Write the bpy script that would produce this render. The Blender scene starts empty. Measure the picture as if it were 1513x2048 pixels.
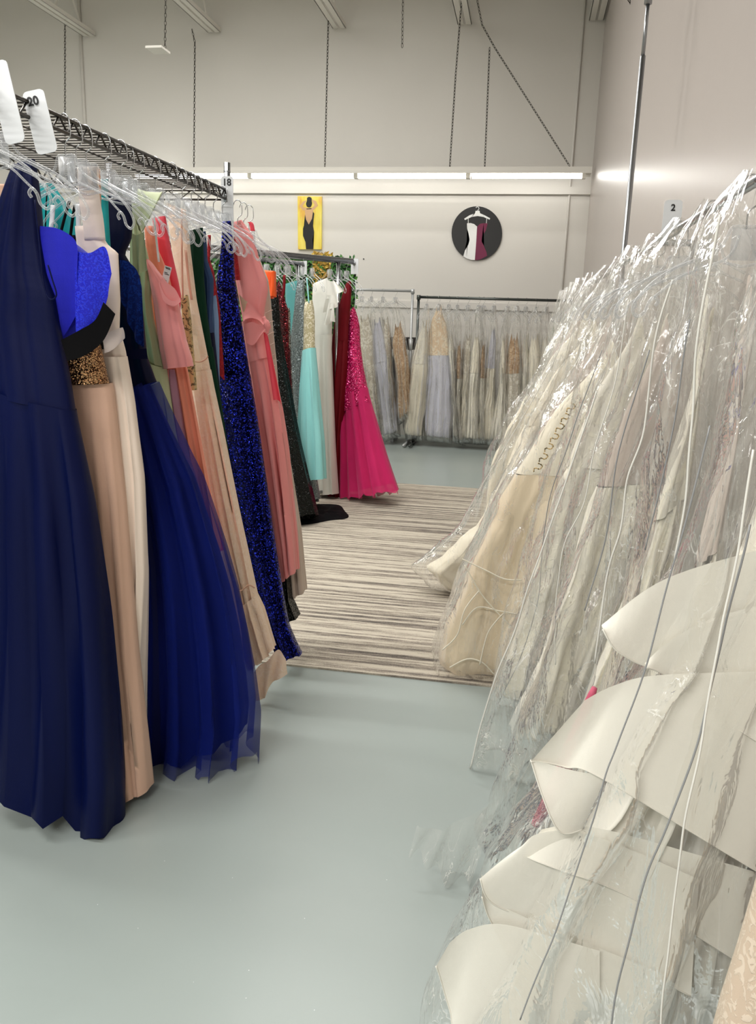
import bpy, bmesh, math, random
from mathutils import Vector, Matrix, noise
random.seed(7)
PI = math.pi
S = bpy.context.scene
C = S.collection

# ------------------------------------------------------------------ camera
CAM_H, YAW, PITCH, ROLL, FPX = 1.5, math.radians(9.89), math.radians(13.54), math.radians(1.75), 1600.0
fwd = Vector((-math.sin(YAW)*math.cos(PITCH), math.cos(YAW)*math.cos(PITCH), -math.sin(PITCH)))
_r = Vector((math.cos(YAW), math.sin(YAW), 0)); _u = _r.cross(fwd)
cr = _r*math.cos(ROLL) + _u*math.sin(ROLL); cu = _u*math.cos(ROLL) - _r*math.sin(ROLL)
cam_pos = Vector((0, 0, CAM_H))
cd = bpy.data.cameras.new('camera'); cam = bpy.data.objects.new('camera', cd); C.objects.link(cam)
cam.matrix_world = Matrix(((cr.x, cu.x, -fwd.x, 0), (cr.y, cu.y, -fwd.y, 0), (cr.z, cu.z, -fwd.z, CAM_H), (0, 0, 0, 1)))
cd.sensor_fit = 'VERTICAL'; cd.sensor_height = 36; cd.lens = 36*FPX/2048; cd.clip_start = .02
S.camera = cam
# ------------------------------------------------------------------ world and exposure
w = bpy.data.worlds.new('world'); S.world = w; w.use_nodes = True
w.node_tree.nodes['Background'].inputs[0].default_value = (.8, .82, .85, 1)
w.node_tree.nodes['Background'].inputs[1].default_value = .3
S.view_settings.view_transform = 'Standard'; S.view_settings.look = 'None'
S.view_settings.exposure = 0.0; S.view_settings.gamma = 1; S.view_settings.use_curve_mapping = False
S.cycles.max_bounces = 14; S.cycles.transparent_max_bounces = 64; S.cycles.diffuse_bounces = 4
S.cycles.glossy_bounces = 3; S.cycles.caustics_reflective = False; S.cycles.caustics_refractive = False
S.cycles.sample_clamp_indirect = 6
# ------------------------------------------------------------------ lamps of the shop (strip fixtures hung above the frame)
def strip_lamp(x, y, z, L, power, along='X', wdt=.22):
    ld = bpy.data.lights.new('ceiling_strip_light', 'AREA'); ld.shape = 'RECTANGLE'
    ld.size = L; ld.size_y = wdt; ld.energy = power; ld.color = (1, .985, .955)
    o = bpy.data.objects.new('ceiling_strip_light', ld); C.objects.link(o); o.location = (x, y, z)
    o.rotation_euler = (0, 0, 0 if along == 'X' else PI/2)
    o['label'] = 'fluorescent strip light high under the roof'; o['category'] = 'light'
    o['group'] = 'strip lights above the picture'
    return o
for (x, y, z, L, p) in [(-2.2, .9, 3.6, 2.4, 62), (-2.2, 3.2, 4.3, 2.4, 88), (-2.4, 5.6, 4.9, 3.6, 125), (-5.6, 3.0, 4.6, 4.0, 110),
                        (-1.6, -1.6, 3.3, 3.0, 190), (-2.4, 8.0, 5.3, 3.6, 66), (-6.2, 7.0, 5.2, 4.0, 100)]:  # first here: unseen lamp behind the camera, strengthened as fill for the left gowns
    strip_lamp(x, y, z, L, p)

# ------------------------------------------------------------------ helpers
def lin(c):
    return tuple(((v/255)/12.92 if v/255 <= .04045 else (((v/255)+.055)/1.055)**2.4) for v in c)
def ray(px, py):
    return fwd + cr*((px-756.5)/FPX) - cu*((py-1024)/FPX)
class Frame:
    """A vertical plane through P; a = shoulder axis, n = normal (along the rail)."""
    def __init__(s, P, ang=0.0):
        s.P = Vector(P); s.a = Vector((math.cos(ang), math.sin(ang), 0)); s.n = Vector((-math.sin(ang), math.cos(ang), 0)); s.ang = ang
    def uv(s, px, py):
        r = ray(px, py); t = (s.P-cam_pos).dot(s.n)/r.dot(s.n); q = cam_pos+r*t
        return (q-s.P).dot(s.a), q.z
    def w(s, u, z, d=0):
        return Vector((s.P.x, s.P.y, 0)) + s.a*u + s.n*d + Vector((0, 0, z))
def _q(f, px, py, d):
    g_ = Frame(f.P+f.n*d, f.ang); u, z = g_.uv(px, py); return g_.w(u, z)
Frame.q = lambda s, px, py, d=0: _q(s, px, py, d)
def fr(Y, X=-1.2): return Frame((X, 1.88+(Y-1.93)*.915 if Y < 3.3 else Y-.13, 0))
def onZ(px, py, Z):
    r = ray(px, py); return cam_pos + r*((Z-CAM_H)/r.z)
def onX(px, py, X):
    r = ray(px, py); return cam_pos + r*(X/r.x)

def new_obj(name, verts, faces, m, parent=None, smooth=True):
    me = bpy.data.meshes.new(name); me.from_pydata([tuple(v) for v in verts], [], faces); me.update()
    if smooth: me.polygons.foreach_set('use_smooth', [True]*len(me.polygons))
    if m: me.materials.append(m)
    o = bpy.data.objects.new(name, me); C.objects.link(o)
    if parent: o.parent = parent
    return o
def tag(o, label=None, cat=None, group=None, kind=None):
    if label: o['label'] = label
    if cat: o['category'] = cat
    if group: o['group'] = group
    if kind: o['kind'] = kind
    return o
def thing(name, label, cat, group=None, loc=(0, 0, 0)):
    o = bpy.data.objects.new(name, None); o.empty_display_size = .1; C.objects.link(o); o.location = loc
    return tag(o, label, cat, group)
def child(o, parent):      # world-space mesh under an empty that stands at its own place
    o.parent = parent; o.location = Vector(o.location) - parent.location; return o
class MB:
    def __init__(s): s.v = []; s.f = []
    def box(s, a, b):
        x0, y0, z0 = a; x1, y1, z1 = b; n = len(s.v)
        s.v += [Vector(p) for p in ((x0,y0,z0),(x1,y0,z0),(x1,y1,z0),(x0,y1,z0),(x0,y0,z1),(x1,y0,z1),(x1,y1,z1),(x0,y1,z1))]
        s.f += [tuple(n+i for i in q) for q in ((0,3,2,1),(4,5,6,7),(0,1,5,4),(1,2,6,5),(2,3,7,6),(3,0,4,7))]
        return s
    def tube(s, pts, r, k=6, closed=False, cap=True):
        pts = [Vector(p) for p in pts]; N = len(pts); n0 = len(s.v)
        up = None
        for i, p in enumerate(pts):
            if closed: t = pts[(i+1) % N]-pts[i-1]
            else: t = pts[min(i+1, N-1)]-pts[max(i-1, 0)]
            if t.length < 1e-9: t = Vector((0, 0, 1))
            t.normalize()
            if up is None:
                up = t.orthogonal().normalized()
            else:
                up = (up - t*up.dot(t))
                up = up.normalized() if up.length > 1e-6 else t.orthogonal().normalized()
            b = t.cross(up); rr = r[i] if isinstance(r, (list, tuple)) else r
            for j in range(k):
                a = 2*PI*j/k; s.v.append(p + (up*math.cos(a)+b*math.sin(a))*rr)
        for i in range(N if closed else N-1):
            A = n0+i*k; B = n0+((i+1) % N)*k
            for j in range(k): s.f.append((A+j, A+(j+1) % k, B+(j+1) % k, B+j))
        if cap and not closed:
            s.f.append(tuple(n0+j for j in range(k))[::-1]); s.f.append(tuple(n0+(N-1)*k+j for j in range(k)))
        return s
    def ribbon(s, pts, side, w0, thick=.0015):
        n0 = len(s.v); side = Vector(side)
        for i, p in enumerate(pts):
            ww = w0[i] if isinstance(w0, (list, tuple)) else w0
            t = Vector(pts[min(i+1, len(pts)-1)])-Vector(pts[max(i-1, 0)]); nn = side.cross(t).normalized()*thick
            for q in (-1, 1): s.v.append(Vector(p)+side*ww*.5*q+nn)
            for q in (1, -1): s.v.append(Vector(p)+side*ww*.5*q-nn)
        for i in range(len(pts)-1):
            for j in range(4): s.f.append((n0+4*i+j, n0+4*i+(j+1) % 4, n0+4*i+4+(j+1) % 4, n0+4*i+4+j))
        s.f.append((n0+3, n0+2, n0+1, n0)); e = n0+4*(len(pts)-1); s.f.append((e, e+1, e+2, e+3))
        return s
    def build(s, name, m, parent=None, smooth=False, off=None):
        if off is not None: s.v = [Vector(v)-Vector(off) for v in s.v]
        return new_obj(name, s.v, s.f, m, parent, smooth)
def smoothpts(P, n=8):
    P = [Vector(p) for p in P]; out = []
    for i in range(len(P)-1):
        a = P[max(i-1, 0)]; b = P[i]; c = P[i+1]; d = P[min(i+2, len(P)-1)]
        for k in range(n):
            t = k/n
            out.append(.5*((2*b)+(c-a)*t+(2*a-5*b+4*c-d)*t*t+(3*b-a-3*c+d)*t**3))
    out.append(P[-1]); return out

# ------------------------------------------------------------------ materials
MATS = {}
def nodes(name):
    m = bpy.data.materials.new(name); m.use_nodes = True; nt = m.node_tree
    return m, nt, nt.nodes['Principled BSDF']
def N(nt, t, **k):
    n = nt.nodes.new(t)
    for a, b in k.items(): setattr(n, a, b)
    return n
def bump(nt, src, dst, strength, dist=.01):
    b = N(nt, 'ShaderNodeBump'); b.inputs['Strength'].default_value = strength; b.inputs['Distance'].default_value = dist
    nt.links.new(src, b.inputs['Height']); nt.links.new(b.outputs[0], dst.inputs['Normal']); return b
def tc(nt, scale=(1, 1, 1)):
    t = N(nt, 'ShaderNodeTexCoord'); mp = N(nt, 'ShaderNodeMapping'); mp.inputs['Scale'].default_value = scale
    nt.links.new(t.outputs['Object'], mp.inputs[0]); return mp.outputs[0]
def plain(name, rgb, rough=.6, metal=0, **k):
    if name in MATS: return MATS[name]
    m, nt, p = nodes(name); p.inputs['Base Color'].default_value = (*lin(rgb), 1)
    p.inputs['Roughness'].default_value = rough; p.inputs['Metallic'].default_value = metal
    for a, b in k.items(): p.inputs[a.replace('_', ' ')].default_value = b
    MATS[name] = m; return m
def fabric(name, rgb, rough=.75, sheen=.25, vary=.12, alpha=1.0, weave=900, lace=0, lace_rgb=(255, 250, 240), crease=0.0):
    if name in MATS: return MATS[name]
    m, nt, p = nodes(name); v = tc(nt, (1, 1, .15)); o3 = tc(nt)
    n = N(nt, 'ShaderNodeTexNoise'); n.inputs['Scale'].default_value = 14; n.inputs['Detail'].default_value = 4; nt.links.new(v, n.inputs[0])
    r = N(nt, 'ShaderNodeMixRGB'); c = lin(rgb)
    r.inputs[1].default_value = (*[q*(1-vary) for q in c], 1); r.inputs[2].default_value = (*[min(1, q*(1+vary)) for q in c], 1)
    nt.links.new(n.outputs[0], r.inputs[0]); col = r.outputs[0]
    nz = N(nt, 'ShaderNodeTexNoise'); nz.inputs['Scale'].default_value = weave; nt.links.new(o3, nz.inputs[0]); h = nz.outputs[0]; bs = .12
    if crease:
        c2 = N(nt, 'ShaderNodeTexNoise'); c2.inputs['Scale'].default_value = 30; c2.inputs['Detail'].default_value = 3; c2.inputs['Distortion'].default_value = 1.2
        nt.links.new(v, c2.inputs[0]); ad = N(nt, 'ShaderNodeMath', operation='MULTIPLY_ADD'); ad.inputs[1].default_value = crease
        nt.links.new(c2.outputs[0], ad.inputs[0]); nt.links.new(h, ad.inputs[2]); h = ad.outputs[0]; bs = .35
    if lace:
        vo = N(nt, 'ShaderNodeTexVoronoi', feature='SMOOTH_F1'); vo.inputs['Scale'].default_value = lace
        ns = N(nt, 'ShaderNodeTexNoise'); ns.inputs['Scale'].default_value = lace*.5; ns.inputs['Detail'].default_value = 5; ns.inputs['Distortion'].default_value = 2.5
        nt.links.new(o3, ns.inputs[0]); nt.links.new(o3, vo.inputs[0])
        cr_ = N(nt, 'ShaderNodeValToRGB'); cr_.color_ramp.elements[0].position = .5; cr_.color_ramp.elements[1].position = .56
        nt.links.new(ns.outputs[0], cr_.inputs[0])
        mx = N(nt, 'ShaderNodeMixRGB'); mx.inputs[2].default_value = (*lin(lace_rgb), 1)
        nt.links.new(cr_.outputs[0], mx.inputs[0]); nt.links.new(col, mx.inputs[1]); col = mx.outputs[0]; h = cr_.outputs[0]; bs = .4
    nt.links.new(col, p.inputs['Base Color']); p.inputs['Roughness'].default_value = rough
    p.inputs['Sheen Weight'].default_value = sheen*min(1,.12+1.2*max(c)**.8) if max(c) < .9 else sheen*.6; p.inputs['Sheen Roughness'].default_value = .5
    p.inputs['Sheen Tint'].default_value = (*[min(1, (.4 if max(c) > .3 else .02)+q*1.3) for q in c], 1)
    p.inputs['Specular IOR Level'].default_value = .12+.38*min(1, max(c)*1.6)
    if alpha < 1: p.inputs['Alpha'].default_value = alpha
    bump(nt, h, p, bs, .004)
    MATS[name] = m; return m
def sequin(name, rgb, base, scale=260, metal=.9, density=.5):
    if name in MATS: return MATS[name]
    m, nt, p = nodes(name); o3 = tc(nt)
    vo = N(nt, 'ShaderNodeTexVoronoi'); vo.inputs['Scale'].default_value = scale; nt.links.new(o3, vo.inputs[0])
    sp = N(nt, 'ShaderNodeSeparateColor'); nt.links.new(vo.outputs['Color'], sp.inputs[0])
    cr_ = N(nt, 'ShaderNodeValToRGB'); e = cr_.color_ramp.elements
    e[0].position = 1-density-.1; e[0].color = (*lin(base), 1); e[1].position = 1.0; e[1].color = (*lin(rgb), 1)
    nt.links.new(sp.outputs[0], cr_.inputs[0]); nt.links.new(cr_.outputs[0], p.inputs['Base Color'])
    p.inputs['Metallic'].default_value = metal; p.inputs['Roughness'].default_value = .22
    g = N(nt, 'ShaderNodeNewGeometry'); sub = N(nt, 'ShaderNodeVectorMath', operation='SUBTRACT'); sub.inputs[1].default_value = (.5, .5, .5)
    sc = N(nt, 'ShaderNodeVectorMath', operation='SCALE'); sc.inputs['Scale'].default_value = 1.3
    ad = N(nt, 'ShaderNodeVectorMath', operation='ADD'); no = N(nt, 'ShaderNodeVectorMath', operation='NORMALIZE')
    nt.links.new(vo.outputs['Color'], sub.inputs[0]); nt.links.new(sub.outputs[0], sc.inputs[0]); nt.links.new(sc.outputs[0], ad.inputs[0])
    nt.links.new(g.outputs['Normal'], ad.inputs[1]); nt.links.new(ad.outputs[0], no.inputs[0]); nt.links.new(no.outputs[0], p.inputs['Normal'])
    MATS[name] = m; return m
def plastic(name, tint=(236, 234, 226), base=.10, wr=.45, rough=.09, fine=1.0):
    if name in MATS: return MATS[name]
    m, nt, p = nodes(name); v = tc(nt, (1, 1, .16)); v2 = tc(nt, (1, 1, .45))
    n1 = N(nt, 'ShaderNodeTexNoise'); n1.inputs['Scale'].default_value = 16*fine; n1.inputs['Detail'].default_value = 3.5; n1.inputs['Distortion'].default_value = .8
    nt.links.new(v, n1.inputs[0])
    n2 = N(nt, 'ShaderNodeTexNoise'); n2.inputs['Scale'].default_value = 11*fine; n2.inputs['Detail'].default_value = 3; n2.inputs['Distortion'].default_value = 2.2
    nt.links.new(v2, n2.inputs[0])
    ab = []
    for n_, w_ in ((n1, 1.0), (n2, .8)):                 # ridged noise gives creases
        a = N(nt, 'ShaderNodeMath', operation='SUBTRACT'); a.inputs[1].default_value = .5; nt.links.new(n_.outputs[0], a.inputs[0])
        b = N(nt, 'ShaderNodeMath', operation='ABSOLUTE'); nt.links.new(a.outputs[0], b.inputs[0])
        c_ = N(nt, 'ShaderNodeMath', operation='MULTIPLY'); c_.inputs[1].default_value = w_; nt.links.new(b.outputs[0], c_.inputs[0]); ab.append((b, c_))
    sm = N(nt, 'ShaderNodeMath', operation='ADD'); nt.links.new(ab[0][1].outputs[0], sm.inputs[0]); nt.links.new(ab[1][1].outputs[0], sm.inputs[1])
    bp = bump(nt, sm.outputs[0], p, .75, .018/fine)
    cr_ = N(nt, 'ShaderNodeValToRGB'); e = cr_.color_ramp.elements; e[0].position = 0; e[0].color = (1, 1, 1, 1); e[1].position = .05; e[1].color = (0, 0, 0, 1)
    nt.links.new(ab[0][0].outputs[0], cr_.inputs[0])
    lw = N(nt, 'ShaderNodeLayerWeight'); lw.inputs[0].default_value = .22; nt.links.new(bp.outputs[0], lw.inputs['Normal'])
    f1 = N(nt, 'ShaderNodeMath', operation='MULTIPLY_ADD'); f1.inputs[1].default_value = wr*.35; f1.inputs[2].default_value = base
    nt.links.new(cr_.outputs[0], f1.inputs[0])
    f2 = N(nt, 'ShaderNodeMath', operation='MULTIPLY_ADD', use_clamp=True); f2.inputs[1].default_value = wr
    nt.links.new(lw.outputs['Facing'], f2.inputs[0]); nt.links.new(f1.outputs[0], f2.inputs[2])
    c4 = N(nt, 'ShaderNodeValToRGB'); e = c4.color_ramp.elements; e[0].position = 0; e[0].color = (1, 1, 1, 1); e[1].position = .014; e[1].color = (0, 0, 0, 1)  # thin white crease lines: stress-whitened film, also standing in for crease highlights
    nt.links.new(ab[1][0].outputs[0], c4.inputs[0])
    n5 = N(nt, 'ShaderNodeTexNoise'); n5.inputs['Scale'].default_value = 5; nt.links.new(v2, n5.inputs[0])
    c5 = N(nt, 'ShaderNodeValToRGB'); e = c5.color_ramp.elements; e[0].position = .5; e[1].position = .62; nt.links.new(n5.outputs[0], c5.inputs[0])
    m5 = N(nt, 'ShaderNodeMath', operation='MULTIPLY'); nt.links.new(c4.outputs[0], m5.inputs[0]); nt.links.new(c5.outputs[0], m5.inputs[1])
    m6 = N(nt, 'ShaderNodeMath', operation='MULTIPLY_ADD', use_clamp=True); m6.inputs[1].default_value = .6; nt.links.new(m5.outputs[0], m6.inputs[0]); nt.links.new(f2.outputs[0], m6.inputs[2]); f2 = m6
    p.inputs['Base Color'].default_value = (*lin(tint), 1); p.inputs['Roughness'].default_value = rough
    tr = N(nt, 'ShaderNodeBsdfTransparent'); tr.inputs[0].default_value = (.995, .993, .985, 1)
    gl = N(nt, 'ShaderNodeBsdfGlossy'); gl.inputs['Roughness'].default_value = rough; nt.links.new(bp.outputs[0], gl.inputs['Normal'])
    gl.inputs['Color'].default_value = (1, 1, 1, 1)
    m1 = N(nt, 'ShaderNodeMixShader'); m2 = N(nt, 'ShaderNodeMixShader'); fz = N(nt, 'ShaderNodeFresnel'); fz.inputs[0].default_value = 1.45
    fzm = N(nt, 'ShaderNodeMath', operation='MULTIPLY'); fzm.inputs[1].default_value = .55; nt.links.new(fz.outputs[0], fzm.inputs[0])
    nt.links.new(bp.outputs[0], fz.inputs['Normal'])
    nt.links.new(f2.outputs[0], m1.inputs[0]); nt.links.new(tr.outputs[0], m1.inputs[1]); nt.links.new(p.outputs[0], m1.inputs[2])
    nt.links.new(fzm.outputs[0], m2.inputs[0]); nt.links.new(m1.outputs[0], m2.inputs[1]); nt.links.new(gl.outputs[0], m2.inputs[2])
    nt.links.new(m2.outputs[0], nt.nodes['Material Output'].inputs[0])
    MATS[name] = m; return m
def acrylic():
    if 'acrylic' in MATS: return MATS['acrylic']
    m, nt, p = nodes('clear_hanger_plastic')
    lw = N(nt, 'ShaderNodeLayerWeight'); lw.inputs[0].default_value = .35
    tr = N(nt, 'ShaderNodeBsdfTransparent'); tr.inputs[0].default_value = (.93, .94, .95, 1)
    p.inputs['Base Color'].default_value = (.8, .8, .8, 1); p.inputs['Roughness'].default_value = .05; p.inputs['Specular IOR Level'].default_value = .9
    f = N(nt, 'ShaderNodeMath', operation='MULTIPLY_ADD', use_clamp=True); f.inputs[1].default_value = .75; f.inputs[2].default_value = .1
    mx = N(nt, 'ShaderNodeMixShader'); nt.links.new(lw.outputs['Facing'], f.inputs[0]); nt.links.new(f.outputs[0], mx.inputs[0])
    nt.links.new(tr.outputs[0], mx.inputs[1]); nt.links.new(p.outputs[0], mx.inputs[2]); nt.links.new(mx.outputs[0], nt.nodes['Material Output'].inputs[0])
    MATS['acrylic'] = m; return m
def wallpaint(name, rgb, rough=.45, scale=60, b=.05, spec=.3):
    m, nt, p = nodes(name); o3 = tc(nt)
    n = N(nt, 'ShaderNodeTexNoise'); n.inputs['Scale'].default_value = 1.3; n.inputs['Detail'].default_value = 3; nt.links.new(o3, n.inputs[0])
    r = N(nt, 'ShaderNodeMixRGB'); c = lin(rgb); r.inputs[1].default_value = (*[q*.97 for q in c], 1); r.inputs[2].default_value = (*[min(1, q*1.03) for q in c], 1)
    nt.links.new(n.outputs[0], r.inputs[0]); nt.links.new(r.outputs[0], p.inputs['Base Color'])
    n2 = N(nt, 'ShaderNodeTexNoise'); n2.inputs['Scale'].default_value = scale; n2.inputs['Detail'].default_value = 3; nt.links.new(o3, n2.inputs[0])
    bump(nt, n2.outputs[0], p, b, .01); p.inputs['Roughness'].default_value = rough; p.inputs['Specular IOR Level'].default_value = spec; return m
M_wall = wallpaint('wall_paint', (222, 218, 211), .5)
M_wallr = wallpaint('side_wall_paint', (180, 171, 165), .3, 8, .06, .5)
M_ceil = wallpaint('ceiling_paint', (214, 211, 203), .7)
M_steel = plain('painted_steel', (225, 221, 212), .5)
M_chrome = plain('chrome', (190, 192, 194), .18, 1)
M_chrome2 = plain('brushed_chrome', (150, 152, 154), .3, 1)
M_dkchain = plain('chain_metal', (70, 66, 60), .4, .8)
M_card = plain('white_card', (232, 234, 236), .35)
M_black = plain('black_print', (15, 15, 17), .5)
def floor_mat():
    m, nt, p = nodes('painted_concrete'); o3 = tc(nt)
    n = N(nt, 'ShaderNodeTexNoise'); n.inputs['Scale'].default_value = 1.1; n.inputs['Detail'].default_value = 4; nt.links.new(o3, n.inputs[0])
    r = N(nt, 'ShaderNodeMixRGB'); r.inputs[1].default_value = (*lin((152, 164, 160)), 1); r.inputs[2].default_value = (*lin((166, 173, 169)), 1)
    nt.links.new(n.outputs[0], r.inputs[0])
    vo = N(nt, 'ShaderNodeTexVoronoi'); vo.inputs['Scale'].default_value = 22; nt.links.new(o3, vo.inputs[0])
    c1 = N(nt, 'ShaderNodeValToRGB'); c1.color_ramp.elements[0].position = .018; c1.color_ramp.elements[0].color = (1, 1, 1, 1); c1.color_ramp.elements[1].position = .03; c1.color_ramp.elements[1].color = (0, 0, 0, 1)
    nt.links.new(vo.outputs['Distance'], c1.inputs[0])
    n3 = N(nt, 'ShaderNodeTexNoise'); n3.inputs['Scale'].default_value = 2; nt.links.new(o3, n3.inputs[0])
    c3 = N(nt, 'ShaderNodeMath', operation='GREATER_THAN'); c3.inputs[1].default_value = .5; nt.links.new(n3.outputs[0], c3.inputs[0])
    mu = N(nt, 'ShaderNodeMath', operation='MULTIPLY'); nt.links.new(c1.outputs[0], mu.inputs[0]); nt.links.new(c3.outputs[0], mu.inputs[1])
    mx = N(nt, 'ShaderNodeMixRGB'); mx.inputs[2].default_value = (.9, .92, .9, 1); nt.links.new(mu.outputs[0], mx.inputs[0]); nt.links.new(r.outputs[0], mx.inputs[1])
    nt.links.new(mx.outputs[0], p.inputs['Base Color']); p.inputs['Roughness'].default_value = .33
    n2 = N(nt, 'ShaderNodeTexNoise'); n2.inputs['Scale'].default_value = 7; n2.inputs['Detail'].default_value = 8; nt.links.new(o3, n2.inputs[0]); bump(nt, n2.outputs[0], p, .12, .01)
    return m
def carpet_mat():
    m, nt, p = nodes('striped_carpet'); a = tc(nt, (.8, 34, 1)); b = tc(nt, (10, 150, 14)); f = tc(nt, (1, 1, 1))
    n1 = N(nt, 'ShaderNodeTexNoise'); n1.inputs['Scale'].default_value = 1; n1.inputs['Detail'].default_value = 3; nt.links.new(a, n1.inputs[0])
    n2 = N(nt, 'ShaderNodeTexNoise'); n2.inputs['Scale'].default_value = 1; n2.inputs['Detail'].default_value = 2; nt.links.new(b, n2.inputs[0])
    n3 = N(nt, 'ShaderNodeTexNoise'); n3.inputs['Scale'].default_value = 420; nt.links.new(f, n3.inputs[0])
    s1 = N(nt, 'ShaderNodeMath', operation='MULTIPLY_ADD'); s1.inputs[1].default_value = .45; nt.links.new(n2.outputs[0], s1.inputs[0]); nt.links.new(n1.outputs[0], s1.inputs[2])
    s2 = N(nt, 'ShaderNodeMath', operation='MULTIPLY_ADD'); s2.inputs[1].default_value = .45; nt.links.new(n3.outputs[0], s2.inputs[0]); nt.links.new(s1.outputs[0], s2.inputs[2])
    cr_ = N(nt, 'ShaderNodeValToRGB'); e = cr_.color_ramp.elements
    e[0].position = .70; e[0].color = (*lin((62, 58, 55)), 1); e[1].position = 1.15; e[1].color = (*lin((206, 197, 180)), 1)
    x = e.new(.85); x.color = (*lin((140, 130, 119)), 1); x = e.new(.95); x.color = (*lin((178, 168, 152)), 1)
    nt.links.new(s2.outputs[0], cr_.inputs[0]); nt.links.new(cr_.outputs[0], p.inputs['Base Color']); p.inputs['Roughness'].default_value = .95
    bump(nt, s2.outputs[0], p, .6, .01); return m

# ------------------------------------------------------------------ room shell
YB, XR, XL, YF, ZC = 10.6, .64, -9.5, -5.0, 6.0
MB().box((XL, YF, -.1), (XR, YB, 0)).build('floor', floor_mat()); bpy.data.objects['floor']['kind'] = 'structure'
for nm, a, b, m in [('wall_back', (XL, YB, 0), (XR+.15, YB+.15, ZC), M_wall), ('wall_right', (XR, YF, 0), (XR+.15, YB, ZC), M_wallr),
                    ('wall_left', (XL-.15, YF, 0), (XL, YB, ZC), M_wall), ('wall_front', (XL, YF-.15, 0), (XR, YF, ZC), M_wall),
                    ('ceiling', (XL, YF, ZC), (XR+.15, YB+.15, ZC+.1), M_ceil)]:
    tag(MB().box(a, b).build(nm, m), kind='structure')
fb = Frame((0, YB, 0))
# picture-rail ledge under the strip light and pipe chases on the back wall
z0 = fb.uv(700, 388)[1]; z1 = fb.uv(700, 374)[1]
tag(MB().box((XL, YB-.05, z0), (XR, YB, z1)).build('trim_1', M_wall), kind='structure')
for k, px in enumerate((1143, 166)):
    u = fb.uv(px, 345 if k == 0 else 150)[0]
    tag(MB().tube([(u, YB-.015, .0), (u, YB-.015, ZC)], .014 if k == 0 else .02, 8).build('trim_%d' % (k+2), M_wall, smooth=True), kind='structure')
z = fb.uv(1180, 578)[1]
tag(MB().box((-3.4, YB-.02, fb.uv(900, 618)[1]), (XR, YB, fb.uv(900, 604)[1])).build('trim_4', M_wall), kind='structure')
# dark dot on wall
# ------------------------------------------------------------------ roof joists (open-web) running along Y
ZJ = fb.uv(430, 66)[1]
jx = [fb.uv(px, 60)[0] for px in (-70, 180, 430, 680, 930)] + [XR-.1]
jlabels = ['white open-web roof joist, leftmost at the picture edge', 'white open-web roof joist above the shelf rack, left side',
           'white open-web roof joist ending left of the second long chain', 'white open-web roof joist above the yellow painting',
           'white open-web roof joist above the diagonal chain', 'white roof joist end close to the right wall']
def joist_mesh(parent):
    b = MB()
    for dx in (-.05, .05): b.box((dx-.036, YF+.1, 0), (dx+.036, YB-.02, .012)); b.box((dx*1.6-.004, YF+.1, 0), (dx*1.6+.004, YB-.02, .05))
    b.build('bottom_chord', M_steel, parent)
    b = MB(); b.box((-.06, YF+.1, .5), (.06, YB-.01, .56)); b.build('top_chord', M_steel, parent)
    n = 24; stp = (YB-YF-.4)/n
    me = None
    for i in range(n):
        y = YF+.2+i*stp; b = MB(); b.tube([(0, 0, .02), (0, stp/2, .5), (0, stp, .02)], .014, 6)
        if me is None: o = b.build('web_bar', M_steel, parent); me = o.data
        else: o = bpy.data.objects.new('web_bar', me); C.objects.link(o); o.parent = parent
        o.location = (0, y, 0)
for x, lb in zip(jx, jlabels):
    t = thing('roof_joist', lb, 'joist', loc=(x, 0, ZJ)); joist_mesh(t)

# ------------------------------------------------------------------ carpet
cy0 = 3.16; cy1 = 7.3
tag(MB().box((-4.2, cy0, 0), (XR-.12, cy1, .008)).build('carpet', carpet_mat()), 'large carpet with fine beige, grey and black stripes between the racks', 'carpet')

# ------------------------------------------------------------------ strip light along back wall
FY = YB-.45
ff = Frame((0, FY, 0))
xe = ff.uv(1183, 345)[0]; zt = ff.uv(800, 337)[1]; zb = ff.uv(800, 347)[1]; ztube = ff.uv(800, 352)[1]
M_tube, nt, p = nodes('lit_tube'); p.inputs['Emission Color'].default_value = (1, .99, .95, 1); p.inputs['Emission Strength'].default_value = 9; p.inputs['Base Color'].default_value = (.9, .9, .9, 1)
lamp = thing('strip_light', 'long white fluorescent strip light hung on chains along the back wall', 'light', loc=(xe, FY, zb))
b = MB(); b.box((-5.2, -.11, 0), (0, .11, zt-zb)); b.box((-5.2, -.12, -.015), (0, -.11, .02)); b.box((-5.2, .11, -.015), (0, .12, .02)); b.build('housing', M_steel, lamp)
xs = [ff.uv(px, 352)[0]-xe for px in (1170, 938, 714, 502, 270)]
for i in range(4):
    MB().tube([(xs[i+1]+.04, 0, ztube-zb), (xs[i]-.03, 0, ztube-zb)], .03, 10).build('tube', M_tube, lamp, True)
    MB().box((xs[i+1]-.03, -.05, ztube-zb-.03), (xs[i+1]+.02, .05, 0)).build('lamp_holder', M_steel, lamp)
MB().box((xs[0]-.03, -.05, ztube-zb-.03), (xs[0]+.01, .05, 0)).build('lamp_holder', M_steel, lamp)
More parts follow.
